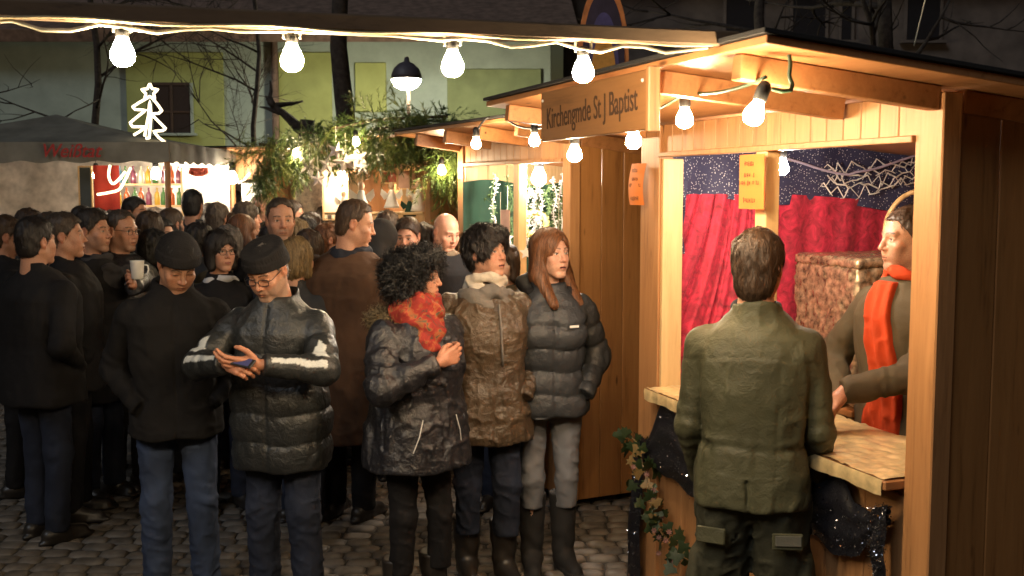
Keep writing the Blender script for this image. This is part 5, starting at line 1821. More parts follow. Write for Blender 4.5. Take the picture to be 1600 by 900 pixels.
# rope light tree on the tent
def ropes(polys, D, r, parent, name):
    for pl in polys:
        pts = [P(a, b, D) - parent.location for a, b in pl[0]]
        fine = []
        for a, b in zip(pts, pts[1:]):
            for k in range(4): fine.append(a.lerp(b, k / 4))
        fine.append(pts[-1])
        MB().tube(fine, r, 7).build(pl[1], M_ROPE, parent, True)
lt = tag(empty('light_tree', P(234, 226, 10.05)), 'glowing rope light shaped as a christmas tree with a star on the tent roof', 'light tree')
star = [((13.5 if i % 2 == 0 else 6.5) * math.sin(i * math.pi / 5) + 234, 144 - (13.5 if i % 2 == 0 else 6.5) * math.cos(i * math.pi / 5)) for i in range(11)]
ropes([(star, 'star'), ([(232, 152), (218, 160), (207, 167), (211, 171), (228, 172), (215, 182), (203, 192), (207, 198), (228, 198), (219, 205), (209, 211)], 'left_edge'), ([(237, 152), (246, 163), (253, 173), (248, 177), (236, 178), (248, 190), (259, 201), (254, 204), (240, 205), (248, 215), (263, 226)], 'right_edge'), ([(226, 213), (232, 180), (234, 158), (236, 180), (233, 216), (228, 216)], 'trunk')], 10.05, .0115, lt, 'rope')

# ------------------------------------------------------------------ the green building behind
M_GREENW = plain('green_plaster', (.34, .38, .14), .9, nscale=3, var=.12, bumps=.2)
M_GREYW = plain('grey_plaster', (.33, .40, .36), .9, nscale=3, var=.12, bumps=.2)
M_DARKW = plain('dark_plaster', (.13, .105, .09), .9, nscale=2, var=.3)
M_ROOFT = plain('dark_roof', (.19, .125, .095), .9, nscale=6, var=.4)
M_PANE = plain('dark_pane', (.015, .015, .02), .35, bumps=0, var=.1)
BD = 22.0
def bx(px): return (px - 800) / FPX * BD
gb = tag(empty('green_building', (0, BD, 0)), 'green and grey rendered building behind the market with one dark window', 'building')
zt = P(0, 52, BD).z
def wallbox(name, a, b, z0, z1, mat, y=0.0, th=.3, par=gb):
    return link(name, box_me((bx(b) - bx(a), th, z1 - z0), .01), mat, par, ((bx(a) + bx(b)) / 2, y + th / 2, (z0 + z1) / 2))
wallbox('wall', -60, 860, 0, zt, M_GREYW, .05)
for a, b, z0, z1 in ((205, 355, 0, P(0, 82, BD).z), (440, 522, 0, P(0, 82, BD).z), (558, 606, P(0, 175, BD).z, P(0, 98, BD).z), (700, 845, 0, P(0, 108, BD).z)):
    wallbox('render_panel', a, b, z0, z1, M_GREENW if a < 690 else plain('moss_plaster', (.20, .24, .12), .9, nscale=3), -.03, .06)
zw0, zw1 = P(0, 208, BD).z, P(0, 134, BD).z
wn = wallbox('window', 246, 304, zw0, zw1, M_PANE, -.05, .06)
wd = bx(304) - bx(246)
for s in (-1, 1): link('frame', box_me((.06, .05, zw1 - zw0 + .1), .004), M_GREYW, wn, (s * (wd / 2 + .03), -.03, 0))
link('frame', box_me((wd, .05, .06), .004), M_BOARDD, wn, (0, -.03, (zw1 - zw0) / 2 + .03))
link('mullion', box_me((.05, .03, zw1 - zw0), .004), M_BOARDD, wn, (0, -.04, 0))
link('transom', box_me((wd, .025, .04), .004), M_BOARDD, wn, (0, -.045, -.05))
link('sill', box_me((wd + .25, .14, .05), .004), M_GREYW, wn, (0, -.07, -(zw1 - zw0) / 2 - .03))
rf = link('roof', box_me((bx(900) - bx(-90), 6, .25), .01), M_ROOFT, gb, ((bx(900) + bx(-90)) / 2, 2.2, zt + .9), (R(20), 0, 0))
link('gutter', box_me((bx(880) - bx(-80), .18, .14), .02), M_ROOFT, gb, ((bx(880) + bx(-80)) / 2, -.12, zt - .02))
dn = link('downpipe', MB().tube([(bx(436), -.1, 0), (bx(436), -.1, zt)], .07, 8).me('downpipe', True), M_ROOFT, gb)
# dark house on the right
HD = 26.0
def hx(px): return (px - 800) / FPX * HD
dh = tag(empty('dark_house', (0, HD, 0)), 'unlit dark house behind the roof of the curtain stall with faint windows', 'building')
zt2 = P(0, -60, HD).z
link('wall', box_me((hx(1800) - hx(880), .4, zt2), .01), M_DARKW, dh, ((hx(880) + hx(1800)) / 2, .2, zt2 / 2))
for a, b in ((1128, 1178), (1305, 1320), (1230, 1280), (1405, 1455)):
    w_ = hx(b) - hx(a)
    z0, z1 = P(0, 62, HD).z, P(0, -40, HD).z
    w0 = link('window', box_me((w_, .06, z1 - z0), .004), M_PANE, dh, ((hx(a) + hx(b)) / 2, -.03, (z0 + z1) / 2))
    for s in (-1, 1): link('frame', box_me((.07, .05, z1 - z0 + .1), .004), M_DARKW, w0, (s * (w_ / 2 + .035), -.03, 0))
    link('sill', box_me((w_ + .3, .16, .07), .004), M_DARKW, w0, (0, -.08, -(z1 - z0) / 2 - .06))
link('roof', box_me((hx(1850) - hx(840), 7, .25), .01), M_ROOFT, dh, ((hx(840) + hx(1850)) / 2, 2.6, zt2 + .9), (R(18), 0, 0))

# street lamp
lampc = P(635, 124, 19.0)
sl = tag(empty('street_lamp', (lampc.x, lampc.y, 0)), 'round street lamp with dark hood and glowing lower half on a tall post', 'street lamp')
MB().tube([(0, .35, 0), (0, .35, lampc.z + .33), (0, .2, lampc.z + .38), (0, 0, lampc.z + .24)], .03, 8).build('post', M_ROOFT, sl, True)
MB().lathe([(.265, 0), (.26, .08), (.215, .185), (.13, .265), (.04, .30), (.03, .37)], 20, (0, 0, lampc.z)).build('hood', plain('lamp_hood', (.09, .08, .10), .5), sl, True)
MB().lathe([(.0, -.17), (.10, -.165), (.19, -.12), (.235, -.05), (.25, -.004)], 20, (0, 0, lampc.z)).build('globe', emit('lamp_glow', (1.0, .88, .60), 420.0), sl, True)

# bare trees
M_BARK = plain('bark', (.045, .036, .030), .95, nscale=14, var=.5, bumps=.8)
def bare_tree(base, h, r0, label, seed, lean=(0, 0), first=.45, nb=10, depth=3):
    r = random.Random(seed)
    root = tag(empty('bare_tree', base), label, 'tree', 'bare trees behind the stalls')
    n = 12
    tr = [Vector((lean[0] * (i / n) * h + .06 * math.sin(i * 1.3 + seed), lean[1] * i / n * h, h * i / n)) for i in range(n + 1)]
    MB().tube(tr, [r0 * (1 - .65 * i / n) + r0 * .5 * max(0, 1 - i * 1.2) for i in range(n + 1)], 10).build('trunk', M_BARK, root, True)
    m = MB()
    def branch(p, d, L, rad, lev):
        pts = [p]
        q = p.copy()
        dd = d.copy()
        k = 5
        for i in range(k):
            dd = (dd + Vector((r.gauss(0, .16), r.gauss(0, .16), r.gauss(.03, .12)))).normalized()
            q = q + dd * L / k
            pts.append(q.copy())
        m.tube(pts, [rad * (1 - .75 * i / k) for i in range(k + 1)], 5)
        if lev > 0:
            for _ in range(4):
                i = r.randrange(1, k + 1)
                e = (dd + Vector((r.gauss(0, .7), r.gauss(0, .6), r.gauss(0, .5)))).normalized()
                branch(pts[i], e, L * r.uniform(.45, .7), rad * .5, lev - 1)
    for b in range(nb):
        t = first + (1 - first) * (b + .5) / nb
        p = tr[int(t * n)].lerp(tr[min(n, int(t * n) + 1)], t * n % 1)
        a = r.uniform(0, 6.283)
        branch(p, Vector((math.cos(a), math.sin(a) * .6, r.uniform(.1, .8))).normalized(), h * r.uniform(.16, .30), r0 * .33, depth - 1)
    m.build('crown', M_BARK, root, True)
tp = P(539, 300, 14.5)
bare_tree((tp.x, 14.5, 0), 7.5, .165, 'thick bare tree trunk rising behind the fir decorated stall', 3, (.0, 0), .62, 7)
tp = P(500, 300, 16)
bare_tree((tp.x - .05, 16.0, 0), 2.9, .30, 'short thick dark tree standing beside the tall bare trunk', 9, (-.03, 0), .60, 3, 2)
tp = P(400, 300, 18)
bare_tree((tp.x, 18.0, 0), 7.0, .06, 'slender bare tree with fine twigs in front of the green building', 5, (.01, 0), .30, 16, 4)
tp = P(205, 300, 17)
bare_tree((tp.x - .5, 17.0, 0), 7.0, .08, 'slender bare tree behind the tent', 12, (.0, 0), .35, 10)
tp = P(1350, 300, 16)
bare_tree((tp.x, 16.0, 0), 8.0, .16, 'forked bare tree behind the curtain stall roof', 7, (.05, 0), .30, 12)
tp = P(1190, 300, 18)
bare_tree((tp.x, 18.0, 0), 8.0, .13, 'straight bare tree behind the curtain stall roof', 8, (-.01, 0), .45, 8)
cable('stay_wire', [P(1448, -10, 3.4), P(1428, 72, 3.4)], .0022, M_WIREW, 'thin pale stay wire running up from the curtain stall roof')
# ------------------------------------------------------------------ the people
def leather(name, c):
    return fabric(name, c, rough=.33, var=.2, scale=260, bumps=.55, wr=30, wrs=.6, spec=.6)
BLK = cloth('black', (.009, .0085, .0095), .78, spec=.2)
BLK2 = cloth('black_wool', (.011, .0105, .011), .9, spec=.15)
NAVY = cloth('navy', (.012, .014, .022), .8)
JEANS = cloth('jeans', (.028, .042, .082), .85, var=.45)
JEANS2 = cloth('jeans_dark', (.014, .019, .036), .85, var=.45)
CHAR = cloth('charcoal', (.028, .028, .030), .8)
GREYJ = cloth('grey_denim', (.13, .135, .15), .8, var=.3)
OLIVE = cloth('olive', (.060, .060, .032), .60, wr=22, wrs=.5, bumps=.38, spec=.4)
OLIVE2 = cloth('olive_trousers', (.036, .036, .022), .8, wr=26, wrs=.6)
BROWN = cloth('brown_wool', (.060, .030, .016), .88)
TAUPE = cloth('taupe', (.070, .055, .032), .8)
PUFF = cloth('puffer', (.032, .034, .037), .42, bumps=.35, wr=36, wrs=.5)
BRNSH = fabric('brown_sheen', (.075, .050, .030), .34, var=.25, scale=200, bumps=.6, wr=30, wrs=.7, spec=.6)
LEATH = leather('black_leather', (.016, .016, .020))
H_DARK = hmat('dark', (.016, .011, .009)); H_BLACK = hmat('black', (.009, .008, .008)); H_BRN = hmat('brown', (.050, .027, .014))
H_AUB = hmat('auburn', (.16, .062, .022)); H_BLOND = hmat('blond', (.20, .13, .055)); H_GREY = hmat('grey', (.15, .13, .115)); H_GREYB = hmat('greybrown', (.065, .046, .033))
MAIN = dict(res=.0075, hres=.0034)
def scarf_sdf(shift, r=.098, t=.040, z=1.455, seed=1, tail=True, tilt=.25, drop=0.0, loops=3):
    sx, sy = [float(q[0]) for q in shift(np.array([1.46], F32))] if callable(shift) else shift
    def f(p):
        q = p - A3(sx, sy + .0, z)
        d = None
        for k in range(loops):
            a = tilt * (k - 1) + .22
            y2 = q[:, 1] * math.cos(a) - q[:, 2] * math.sin(a)
            z2 = q[:, 1] * math.sin(a) + q[:, 2] * math.cos(a) - .032 * (k - 1)
            rr_ = np.sqrt(q[:, 0] ** 2 + (y2 / 1.0) ** 2)
            dd = np.sqrt((rr_ - r) ** 2 + (z2 * .85) ** 2) - t * (.85 + .15 * np.sin(np.arctan2(y2, q[:, 0]) * 5 + k * 2))
            d = dd if d is None else smin(d, dd, .010)
        if tail:
            d = smin(d, ell(q, (-.02, -.13, -.10), (.085, .05, .10)), .02)
        d = d + .007 * np.sin(np.arctan2(q[:, 1], q[:, 0]) * 3 + q[:, 2] * 60 + 3 * vnoise(p, 14, seed)) + .004 * vnoise(p, 40, seed)
        return d
    return f
def add_scarf(mat, name='scarf', **kw):
    def ex(root, hm, AR, shift):
        V, Q = surfnet(scarf_sdf(shift, **kw), (-.26, -.34, 1.2), (.26, .26, 1.66), .0065)
        link(name, np_mesh(name, V, Q), mat, root)
    return ex
# --- beanie youth

HAT_BEANIE = beanie_mesh(.040, -.012, 0, .050, .020)
HAT_FLAT = beanie_mesh(.042, .004, 1, .040, .012)
M_KNIT = fabric('knit', (.012, .011, .012), .95, scale=120, bumps=.5)
def collar_band(root, hm, AR, shift):
    pass
def zip_line(root, shift, z0_, z1_, dy, mat, r=.003):
    zs = np.linspace(z0_, z1_, 14).astype(F32)
    sx, sy = shift(zs)
    MB().tube([(float(a), float(b) - d_, float(z)) for a, b, z, d_ in zip(sx, sy, zs, np.interp(zs, [z0_, 1.25, z1_], dy))], r, 5).build('zip', mat, root, True)
def pocket_arms(dz=.93, dx=.155, dy=-.115, out=.7):
    return {'R': ((-dx, dy, dz), (-out, 1, 0)), 'L': ((dx, dy, dz), (out, 1, 0))}
person(268, 5.0, 1.73, 18, 'young man in black beanie and black parka, blue jeans, looking down with hands pocketed', head=dict(yaw=16, pitch=36, skin=(.43, .23, .145), eyes=.15, hair=('short', H_BLACK, 2, 1800), fwd=.02),
       coat=dict(mat=BLK2, name='parka', hem=.80, bulk=.020, collar=.035, collar_r=.012, wr=.009, seed=3, zip=1), legs=dict(mat=JEANS, r=(.090, .068, .060), wr=.008, seed=2), arms=pocket_arms(.95), lean=.05,
       hat=dict(name='beanie', mesh=HAT_BEANIE, mat=M_KNIT), feet=[(-1, (-.11, .03), 0), (1, (.12, -.03), .03)], **MAIN)
# --- man with the telephone
def c_color(V, AR):
    C = np.ones((len(V), 3), F32)
    for k, (S, E, W) in enumerate(AR):
        S, E, W = [np.asarray(q, F32) for q in (S, E, W)]
        d1, t1 = cap(V, S, E, 0, 0, True)
        d2, t2 = cap(V, E, W, 0, 0, True)
        n = vnoise(V, 22, 4) * .005
        o2 = V - (E + t2[:, None] * (W - E))
        up = o2[:, 2]
        on2 = (d2 < .085) & (d2 <= d1 + .01)
        w = on2 & (np.abs(up - .030 + n) < .013 * (1 - t2 * .6) + .003) & (t2 > .05) & (t2 < .95) & (V[:, 1] < E[1] + .05)
        o1 = V - (S + t1[:, None] * (E - S))
        w |= (d1 < .10) & (t1 > .60) & (t1 < .97) & (o1[:, 1] < -.03) & (np.abs(o1[:, 0] - (.01 if k else -.01) + n) < .14 * (t1 - .58)) & (d1 <= d2 + .02)
        w |= (d1 < .1) & (t1 < .55) & (np.abs(o1[:, 2] - .062 - .0 * t1 + n * .4) < .006) & (np.abs(o1[:, 1] - .02) < .03)
        C[w] = A3(26, 25, 24)
    return C
CJ = fabric('two_tone_nylon', (.021, .023, .024), .40, var=.2, scale=200, bumps=.45, wr=26, wrs=.6, spec=.55, attr=True)
C_YAW, C_PX, C_D = -12, 436, 4.85
pc = person(C_PX, C_D, 1.70, C_YAW, 'older man in dark cap, glasses and black puffer with white patches typing on a phone', head=dict(yaw=-8, pitch=30, old=1, eyes=.25, stubble=.55, stubble_col=(.32, .25, .2), moustache=.4, skin=(.50, .26, .165), hair=('buzz', H_GREY, 3, 300), fwd=.02),
       coat=dict(mat=CJ, name='jacket', hem=.70, bulk=.022, puff=.011, per=.135, wr=.006, collar=.03, collar_r=.015, seed=5, zip=1, belly=.04, color=c_color), legs=dict(mat=JEANS2, r=(.095, .074, .066), wr=.008, seed=7), lean=.05,
       arms={'R': (P(352, 568, 4.50), (-1, .1, -.5)), 'L': (P(414, 570, 4.46), (1, .15, -.55))}, hat=dict(name='cap', mesh=HAT_FLAT, mat=M_KNIT), glasses=glasses_mesh(True).me('glasses', True),
       hands=[('R', (.85, -.45, -.02), (.35, .55, .75), (-.35, -.75, .55), [(38, 45, 25), (45, 55, 30), (50, 55, 30), (52, 55, 35)], [(.018, .026, -.008), (.050, .046, -.016), (.074, .040, -.034), (.090, .026, -.046)]),
              ('L', (-.90, -.42, .02), (.25, -.35, .90), (.15, -.25, -.95), [(12, 22, 18), (14, 24, 20), (16, 28, 22), (20, 30, 25)], [(.018, .026, -.008), (.046, .050, -.016), (.072, .050, -.030), (.088, .040, -.042)])],
       feet=[(-1, (-.11, .02), 0), (1, (.12, .0), .0)], **MAIN)
phone = tag(empty('phone', P(380, 566, 4.42)), 'small dark phone with a faintly lit screen held in the man\'s hands', 'phone')
phone.rotation_euler = (R(35), R(8), R(-20))
link('case', box_me((.10, .050, .010), .004), M_BLACK, phone)
link('screen', box_me((.070, .040, .001), 0), emit('phone_screen', (.55, .45, .8), .10), phone, (0, 0, .0056))

# --- woman with the red scarf
def tartan():
    m, nt, bs = mat_new('red_plaid')
    v = coords(nt, (1, 1, 1), perobj=False)
    n = noise(nt, v, 17, 3, .6, 1.2)
    c = ramp(nt, n, [(.34, (.07, .045, .03)), (.42, (.23, .016, .011)), (.52, (.29, .025, .015)), (.58, (.32, .095, .028)), (.66, (.09, .075, .05))])
    nt.links.new(c, bs.inputs['Base Color'])
    bs.inputs['Roughness'].default_value = .85
    bump(nt, bs, noise(nt, v, 160, 2), .3, .003)
    return m
M_TARTAN = tartan()
def fur_mesh(f, lo, hi, n, seed, ln=.035):
    V, Q = surfnet(f, lo, hi, .008)
    SV, SQ, SC = strands(f, V, 'curly', n, seed, ln, .0045, .008)
    me = np_mesh('fur', np.concatenate([V, SV]), np.concatenate([Q, SQ + len(V)]))
    set_col(me, np.repeat(np.concatenate([np.full(len(V), .7, F32), SC])[:, None], 3, 1))
    return me
H_FUR = hmat('fur', (.17, .125, .065), .7)
def j_extra(root, hm, AR, shift):
    add_scarf(M_TARTAN, r=.098, t=.044, z=1.45, seed=4)(root, hm, AR, shift)
    def f(p):
        m = mirror(p)
        d = ell(p, (0, .135, 1.425), (.155, .055, .050))
        d = smin(d, cap(m, (.13, .12, 1.425), (.155, .02, 1.40), .05, .035), .03)
        return d - .008 * vnoise(p, 30, 3)
    link('fur_collar', fur_mesh(f, (-.26, -.1, 1.3), (.26, .26, 1.55), 2600, 3), H_FUR, root)
    for (x0, z0_, x1, z1_) in ((-.165, .84, -.115, .99), (.12, .84, .08, .99)):
        MB().tube([(x0, -.185, z0_), ((x0 + x1) / 2, -.20, (z0_ + z1_) / 2), (x1, -.195, z1_)], .0028, 5).build('pocket_zip', M_TINSEL, root)
person(650, 4.85, 1.64, 42, 'woman with bushy dark curls, red plaid scarf and black leather coat, hand on her chest', head=dict(yaw=34, pitch=4, fem=1, hair=('curly', H_BLACK, 4, 5200), skin=(.48, .255, .17)),
       coat=dict(mat=LEATH, name='leather_coat', hem=.73, fem=1, bulk=.045, flare=.03, wr=.013, crease=1.0, seed=8, zip=1, arm=1.08), legs=dict(mat=BLK, r=(.086, .060, .054), boot=.28, seed=3), shoes='boot',
       arms={'R': ((-.075, -.235, 1.25), (-1, .1, -.7)), 'L': ((.235, -.03, .86), (.3, 1, 0))},
       hands=[('R', (.93, -.12, .30), (-.28, .05, .95), (.12, -1, .06), [(25, 40, 25), (28, 44, 28), (32, 46, 30), (36, 48, 30)], [(.018, .026, -.008), (.050, .046, -.014), (.078, .046, -.022), (.098, .040, -.030)])],
       extra=j_extra, feet=[(-1, (-.10, .02), 0), (1, (.10, -.02), .02)], **MAIN)
# --- woman with the cream cowl
M_COWL = fabric('cream_knit', (.52, .45, .36), .95, scale=110, bumps=.7)
M_GREYSC = fabric('grey_scarf', (.15, .135, .12), .95, scale=110, bumps=.6)
def k_extra(root, hm, AR, shift):
    add_scarf(M_COWL, 'cowl', r=.078, t=.028, z=1.50, seed=6, tail=False, loops=2, tilt=.2)(root, hm, AR, shift)
    add_scarf(M_GREYSC, 'scarf', r=.112, t=.034, z=1.425, seed=9, tail=False, loops=2, tilt=.3)(root, hm, AR, shift)
    m = MB()
    m.tube([(.03, -.17, 1.40), (.035, -.19, 1.30), (.04, -.195, 1.18), (.045, -.19, 1.10)], .006, 6)
    m.build('drawcord', M_GREYSC, root, True)
person(758, 5.30, 1.72, 14, 'woman with short dark hair, cream cowl and shiny brown quilted jacket, glancing aside', head=dict(yaw=36, pitch=-4, fem=.6, mouth=.002, gaze=.002, hair=('thick', H_DARK, 6, 4200), skin=(.50, .27, .18)),
       coat=dict(mat=BRNSH, name='jacket', hem=.71, fem=1, bulk=.035, flare=.015, wr=.012, crease=1.0, seed=12, zip=1, puff=.004, per=.10), legs=dict(mat=JEANS2, r=(.092, .064, .058), boot=.30, wr=.009, seed=5), shoes='boot',
       arms=pocket_arms(.93, .165, -.13, .6), extra=k_extra, feet=[(-1, (-.09, .03), 0), (1, (.09, -.05), .03)], **MAIN)
# --- young woman with long hair
def l_extra(root, hm, AR, shift):
    def f(p):
        m = mirror(p)
        d = ell(p, (0, .125, 1.475), (.125, .060, .085))
        d = smin(d, cap(m, (.115, .09, 1.48), (.100, -.02, 1.445), .040, .026), .03)
        return d - .006 * vnoise(p, 18, 3)
    V, Q = surfnet(f, (-.22, -.12, 1.34), (.22, .22, 1.62), .0075)
    link('hood', np_mesh('hood', V, Q), BLK, root)
    link('logo_patch', box_me((.052, .003, .012), .001), M_WHITE, root, (.088, -.193, 1.285), (R(-8), 0, R(18)))
person(858, 5.42, 1.71, 10, 'young woman with long auburn hair, charcoal puffer jacket, grey jeans and knee boots', head=dict(yaw=28, pitch=0, fem=1, mouth=.003, gaze=.002, hair=('long', H_AUB, 3, 7000), skin=(.55, .315, .22), brow=(.08, .045, .025), hair_o={'len': -.25}),
       coat=dict(mat=PUFF, name='puffer_jacket', hem=.82, fem=1, bulk=.018, puff=.016, pw=.42, per=.115, wr=.004, seed=15, zip=1, arm=1.04, collar=.02, collar_r=.01), legs=dict(mat=GREYJ, r=(.088, .056, .044), boot=.40, wr=.007, seed=9), shoes='boot', shoe_mat=plain('boot_suede', (.010, .009, .009), .8),
       arms=pocket_arms(.93, .155, -.12, .9), extra=l_extra, feet=[(-1, (-.085, .0), 0), (1, (.085, -.01), .0)], **MAIN)
# --- customer in the green parka, seen from behind
def m_extra(root, hm, AR, shift):
    add_scarf(NAVY, 'collar_lining', r=.066, t=.016, z=1.495, seed=3, tail=False, loops=2, tilt=.1)(root, hm, AR, shift)
    # pocket flaps on the trousers, collar
    for s in (-1, 1):
        link('pocket_flap', box_me((.10, .012, .055), .004), OLIVE, root, (s * .125, .120, .735), (R(6), 0, R(s * -12)))
    link('label_patch', box_me((.085, .006, .035), .002), fabric('grey_label', (.10, .10, .085), .8), root, (-.128, .129, .74), (R(6), 0, R(12)))
person(1184, 3.72, 1.775, 163, 'man in olive green parka and cargo trousers at the counter, seen from behind', head=dict(yaw=-12, pitch=3, size=.95, hair=('nape', H_BRN, 5, 6500), skin=(.48, .255, .17)),
       coat=dict(mat=OLIVE, name='parka', hem=.83, bulk=.004, sh=.166, arm=.92, yoke=1, wr=.006, crease=.9, seed=21, collar=.025, cord=1.04, vent=1, hem_wave=.004), legs=dict(mat=OLIVE2, r=(.104, .084, .078), wr=.012, cargo=1, seed=11),
       arms={'R': ((-.195, -.165, .865), (-.30, 1, .0)), 'L': ((.195, -.165, .865), (.30, 1, 0))}, extra=m_extra, feet=[(-1, (-.13, .0), 0), (1, (.13, -.02), .0)], **MAIN)
# --- salesman
def strip_sdf(o, arms, shift, off, w, z0_, z1_, cx=0.0):
    f0 = coat_sdf(o, [], shift)
    def f(p):
        d = f0(p) - off + (.005 * np.sin(p[:, 0] * 120 + p[:, 2] * 18) if cx else 0)
        ww_ = w * (.75 + .7 * (1.47 - p[:, 2])) if cx else w
        return smax(smax(d, np.abs(p[:, 0] - cx - (.022 * np.sin((p[:, 2] - .8) * 7) if cx else 0)) - ww_, .01), np.maximum(np.maximum(z0_ - p[:, 2], p[:, 2] - z1_), p[:, 1] + .02), .008)
    return f
M_ORANGE = fabric('orange_fleece', (.44, .050, .012), .85)
M_BLUEC = fabric('blue_lining', (.03, .07, .35), .8)
def n_extra(root, hm, AR, shift):
    o = dict(hem=.75, bulk=.020, wr=.003, seed=2)
    o['wr'] = .012
    V, Q = surfnet(strip_sdf(o, [], shift, .020, .070, .84, 1.47, .005), (-.2, -.34, .8), (.2, .1, 1.55), .0075)
    link('orange_scarf', np_mesh('orange_scarf', V, Q), M_ORANGE, root)
    add_scarf(M_ORANGE, 'orange_collar', r=.080, t=.024, z=1.485, seed=3, tail=False, loops=2, tilt=.35)(root, hm, AR, shift)
    V, Q = surfnet(lambda p: ell(p, (.045, -.11, 1.43), (.016, .02, .035)), (-.05, -.2, 1.35), (.1, .0, 1.5), .006)
    link('blue_lining', np_mesh('blue_lining', V, Q), M_BLUEC, root)
person(1430, 4.32, 1.765, -62, 'salesman inside the stall in brown jacket and bright orange scarf, leaning on the counter', head=dict(yaw=-20, pitch=4, nose=1.15, hair=('buzz', H_BRN, 9, 1200), stubble=.25, skin=(.47, .265, .175)),
       coat=dict(mat=TAUPE, name='jacket', hem=.78, bulk=.020, wr=.009, seed=31, collar=.02), legs=dict(mat=JEANS2), lean=.04, z0=.075,
       arms={'R': ((-.19, -.20, .98), (-1, .4, 0)), 'L': (P(1320, 610, 4.05), (.7, .2, -.8))},
       hands=[('L', (.05, -.80, -.55), (-.85, -.1, .0), (.1, -.55, .80), [(22, 30, 20), (24, 32, 22), (26, 34, 24), (30, 36, 26)], None)], extra=n_extra, **MAIN)

# --- the row behind ------------------------------------------------------------------
MID = dict(res=.010, hres=.0042)
person(146, 6.7, 1.775, 72, 'dark-haired man in plain black coat in profile, standing beside a man in leather jacket', head=dict(yaw=8, pitch=2, nose=1.1, stubble=.4, hair=('short', hmat('darkgrey', (.035, .026, .02)), 12, 1800)), coat=dict(mat=BLK, hem=.62, bulk=.03, collar=.03, seed=41), legs=dict(mat=JEANS2), extra=add_scarf(fabric('charcoal_scarf', (.035, .033, .036), .9), r=.086, t=.024, z=1.455, seed=15, tail=True, loops=2), **MID)
person(190, 6.9, 1.77, 62, 'man with receding hair and glasses in black leather jacket holding a white mug', head=dict(yaw=5, pitch=4, old=1, stubble=.3, hair=('receding', H_GREYB, 13, 500)), coat=dict(mat=LEATH, hem=.75, bulk=.03, collar=.03, seed=42, wr=.010), legs=dict(mat=BLK), glasses=glasses_mesh(True).me('glasses', True),
       arms={'L': (P(208, 448, 6.52), (1, .2, -.7))}, hands=[('L', (-.62, -.55, .35), (.1, .3, .95), (-.3, -.7, .2), [(45, 60, 40)] * 4, None)], **MID)
mug = tag(empty('mug', P(215, 436, 6.42)), 'white mug held up by the man in the leather jacket', 'mug')
MB().lathe([(.028, 0), (.034, .005), (.040, .105), (.041, .108), (.037, .106), (.030, .012), (.0, .010)], 18).build('cup', M_WHITE, mug, True)
MB().tube([(.040, 0, .085), (.062, 0, .08), (.066, 0, .055), (.058, 0, .03), (.036, 0, .025)], .005, 6).build('handle', M_WHITE, mug, True)
person(343, 6.5, 1.66, 30, 'woman with chin-length brown hair, glasses and a pale scarf behind the man with the phone', head=dict(yaw=12, pitch=3, fem=1, hair=('bob', H_DARK, 14, 3000), skin=(.45, .24, .16)), coat=dict(mat=BLK, hem=.7, fem=1, bulk=.03, collar=.02, seed=43), legs=dict(mat=JEANS2), glasses=glasses_mesh(True).me('glasses', True), extra=add_scarf(fabric('pale_scarf', (.42, .42, .44), .9), r=.085, t=.026, z=1.44, seed=5, tail=False, loops=2), **MID)
person(438, 6.7, 1.845, 12, 'tall man with swept grey-brown hair and goatee facing us above the crowd', head=dict(yaw=8, pitch=2, old=1, stubble=.5, moustache=.6, nose=1.1, hair=('receding', H_GREYB, 15, 700)), coat=dict(mat=NAVY, hem=.7, bulk=.03, collar=.03, seed=44), legs=dict(mat=BLK), extra=add_scarf(fabric('rust_scarf', (.075, .035, .022), .9), r=.086, t=.024, z=1.455, seed=16, tail=True, loops=2), **MID)
person(463, 6.2, 1.63, 160, 'person with short fair hair seen from behind next to the dark cap', head=dict(yaw=-20, hair=('bob', H_BLOND, 16, 3500)), coat=dict(mat=CHAR, hem=.7, fem=1, bulk=.03, collar=.03, seed=45), legs=dict(mat=JEANS2), **MID)
def g_extra(root, hm, AR, shift):
    add_scarf(NAVY, 'dark_collar', r=.090, t=.035, z=1.47, seed=8, tail=False, loops=2)(root, hm, AR, shift)
person(540, 6.3, 1.845, 160, 'broad man in long brown wool coat with dark collar, turning his head aside', head=dict(yaw=-62, pitch=14, old=1, hair=('receding', hmat('midbrown', (.075, .042, .022)), 17, 900), skin=(.50, .265, .17)), coat=dict(mat=BROWN, name='long_coat', hem=.46, bulk=.085, flare=.03, wr=.012, seed=46, hood=0, arm=1.15, lean=1), lean=.05, legs=dict(mat=BLK), extra=g_extra, res=.009, hres=.0038)
def hood_mesh():
    def f(p):
        d = ell(p, (0, .025, .02), (.105, .125, .13))
        d = smin(d, ell(p, (0, .05, -.12), (.13, .11, .10)), .05)
        d = smax(d, -ell(p, (0, -.14, -.02), (.07, .10, .11)), .015)
        return d + .004 * vnoise(p, 20, 2)
    V, Q = surfnet(f, (-.18, -.18, -.25), (.18, .2, .2), .007)
    return np_mesh('hood', V, Q)
HOODM = hood_mesh()
person(596, 7.2, 1.69, 140, 'person in dark grey hooded anorak with the hood up, next to the brown coat', head=dict(pitch=10), coat=dict(mat=CHAR, hem=.7, bulk=.04, seed=47), legs=dict(mat=BLK), hat=dict(name='hood', mesh=HOODM, mat=CHAR), **MID)
person(638, 7.5, 1.71, -18, 'man with short brown hair looking down behind the curly-haired woman', head=dict(yaw=5, pitch=12, hair=('short', H_BRN, 18, 1800), skin=(.48, .255, .17)), coat=dict(mat=NAVY, hem=.7, bulk=.03, collar=.03, seed=48), legs=dict(mat=BLK), extra=add_scarf(fabric('slate_scarf', (.05, .055, .065), .9), r=.086, t=.024, z=1.455, seed=17, tail=False, loops=2), **MID)
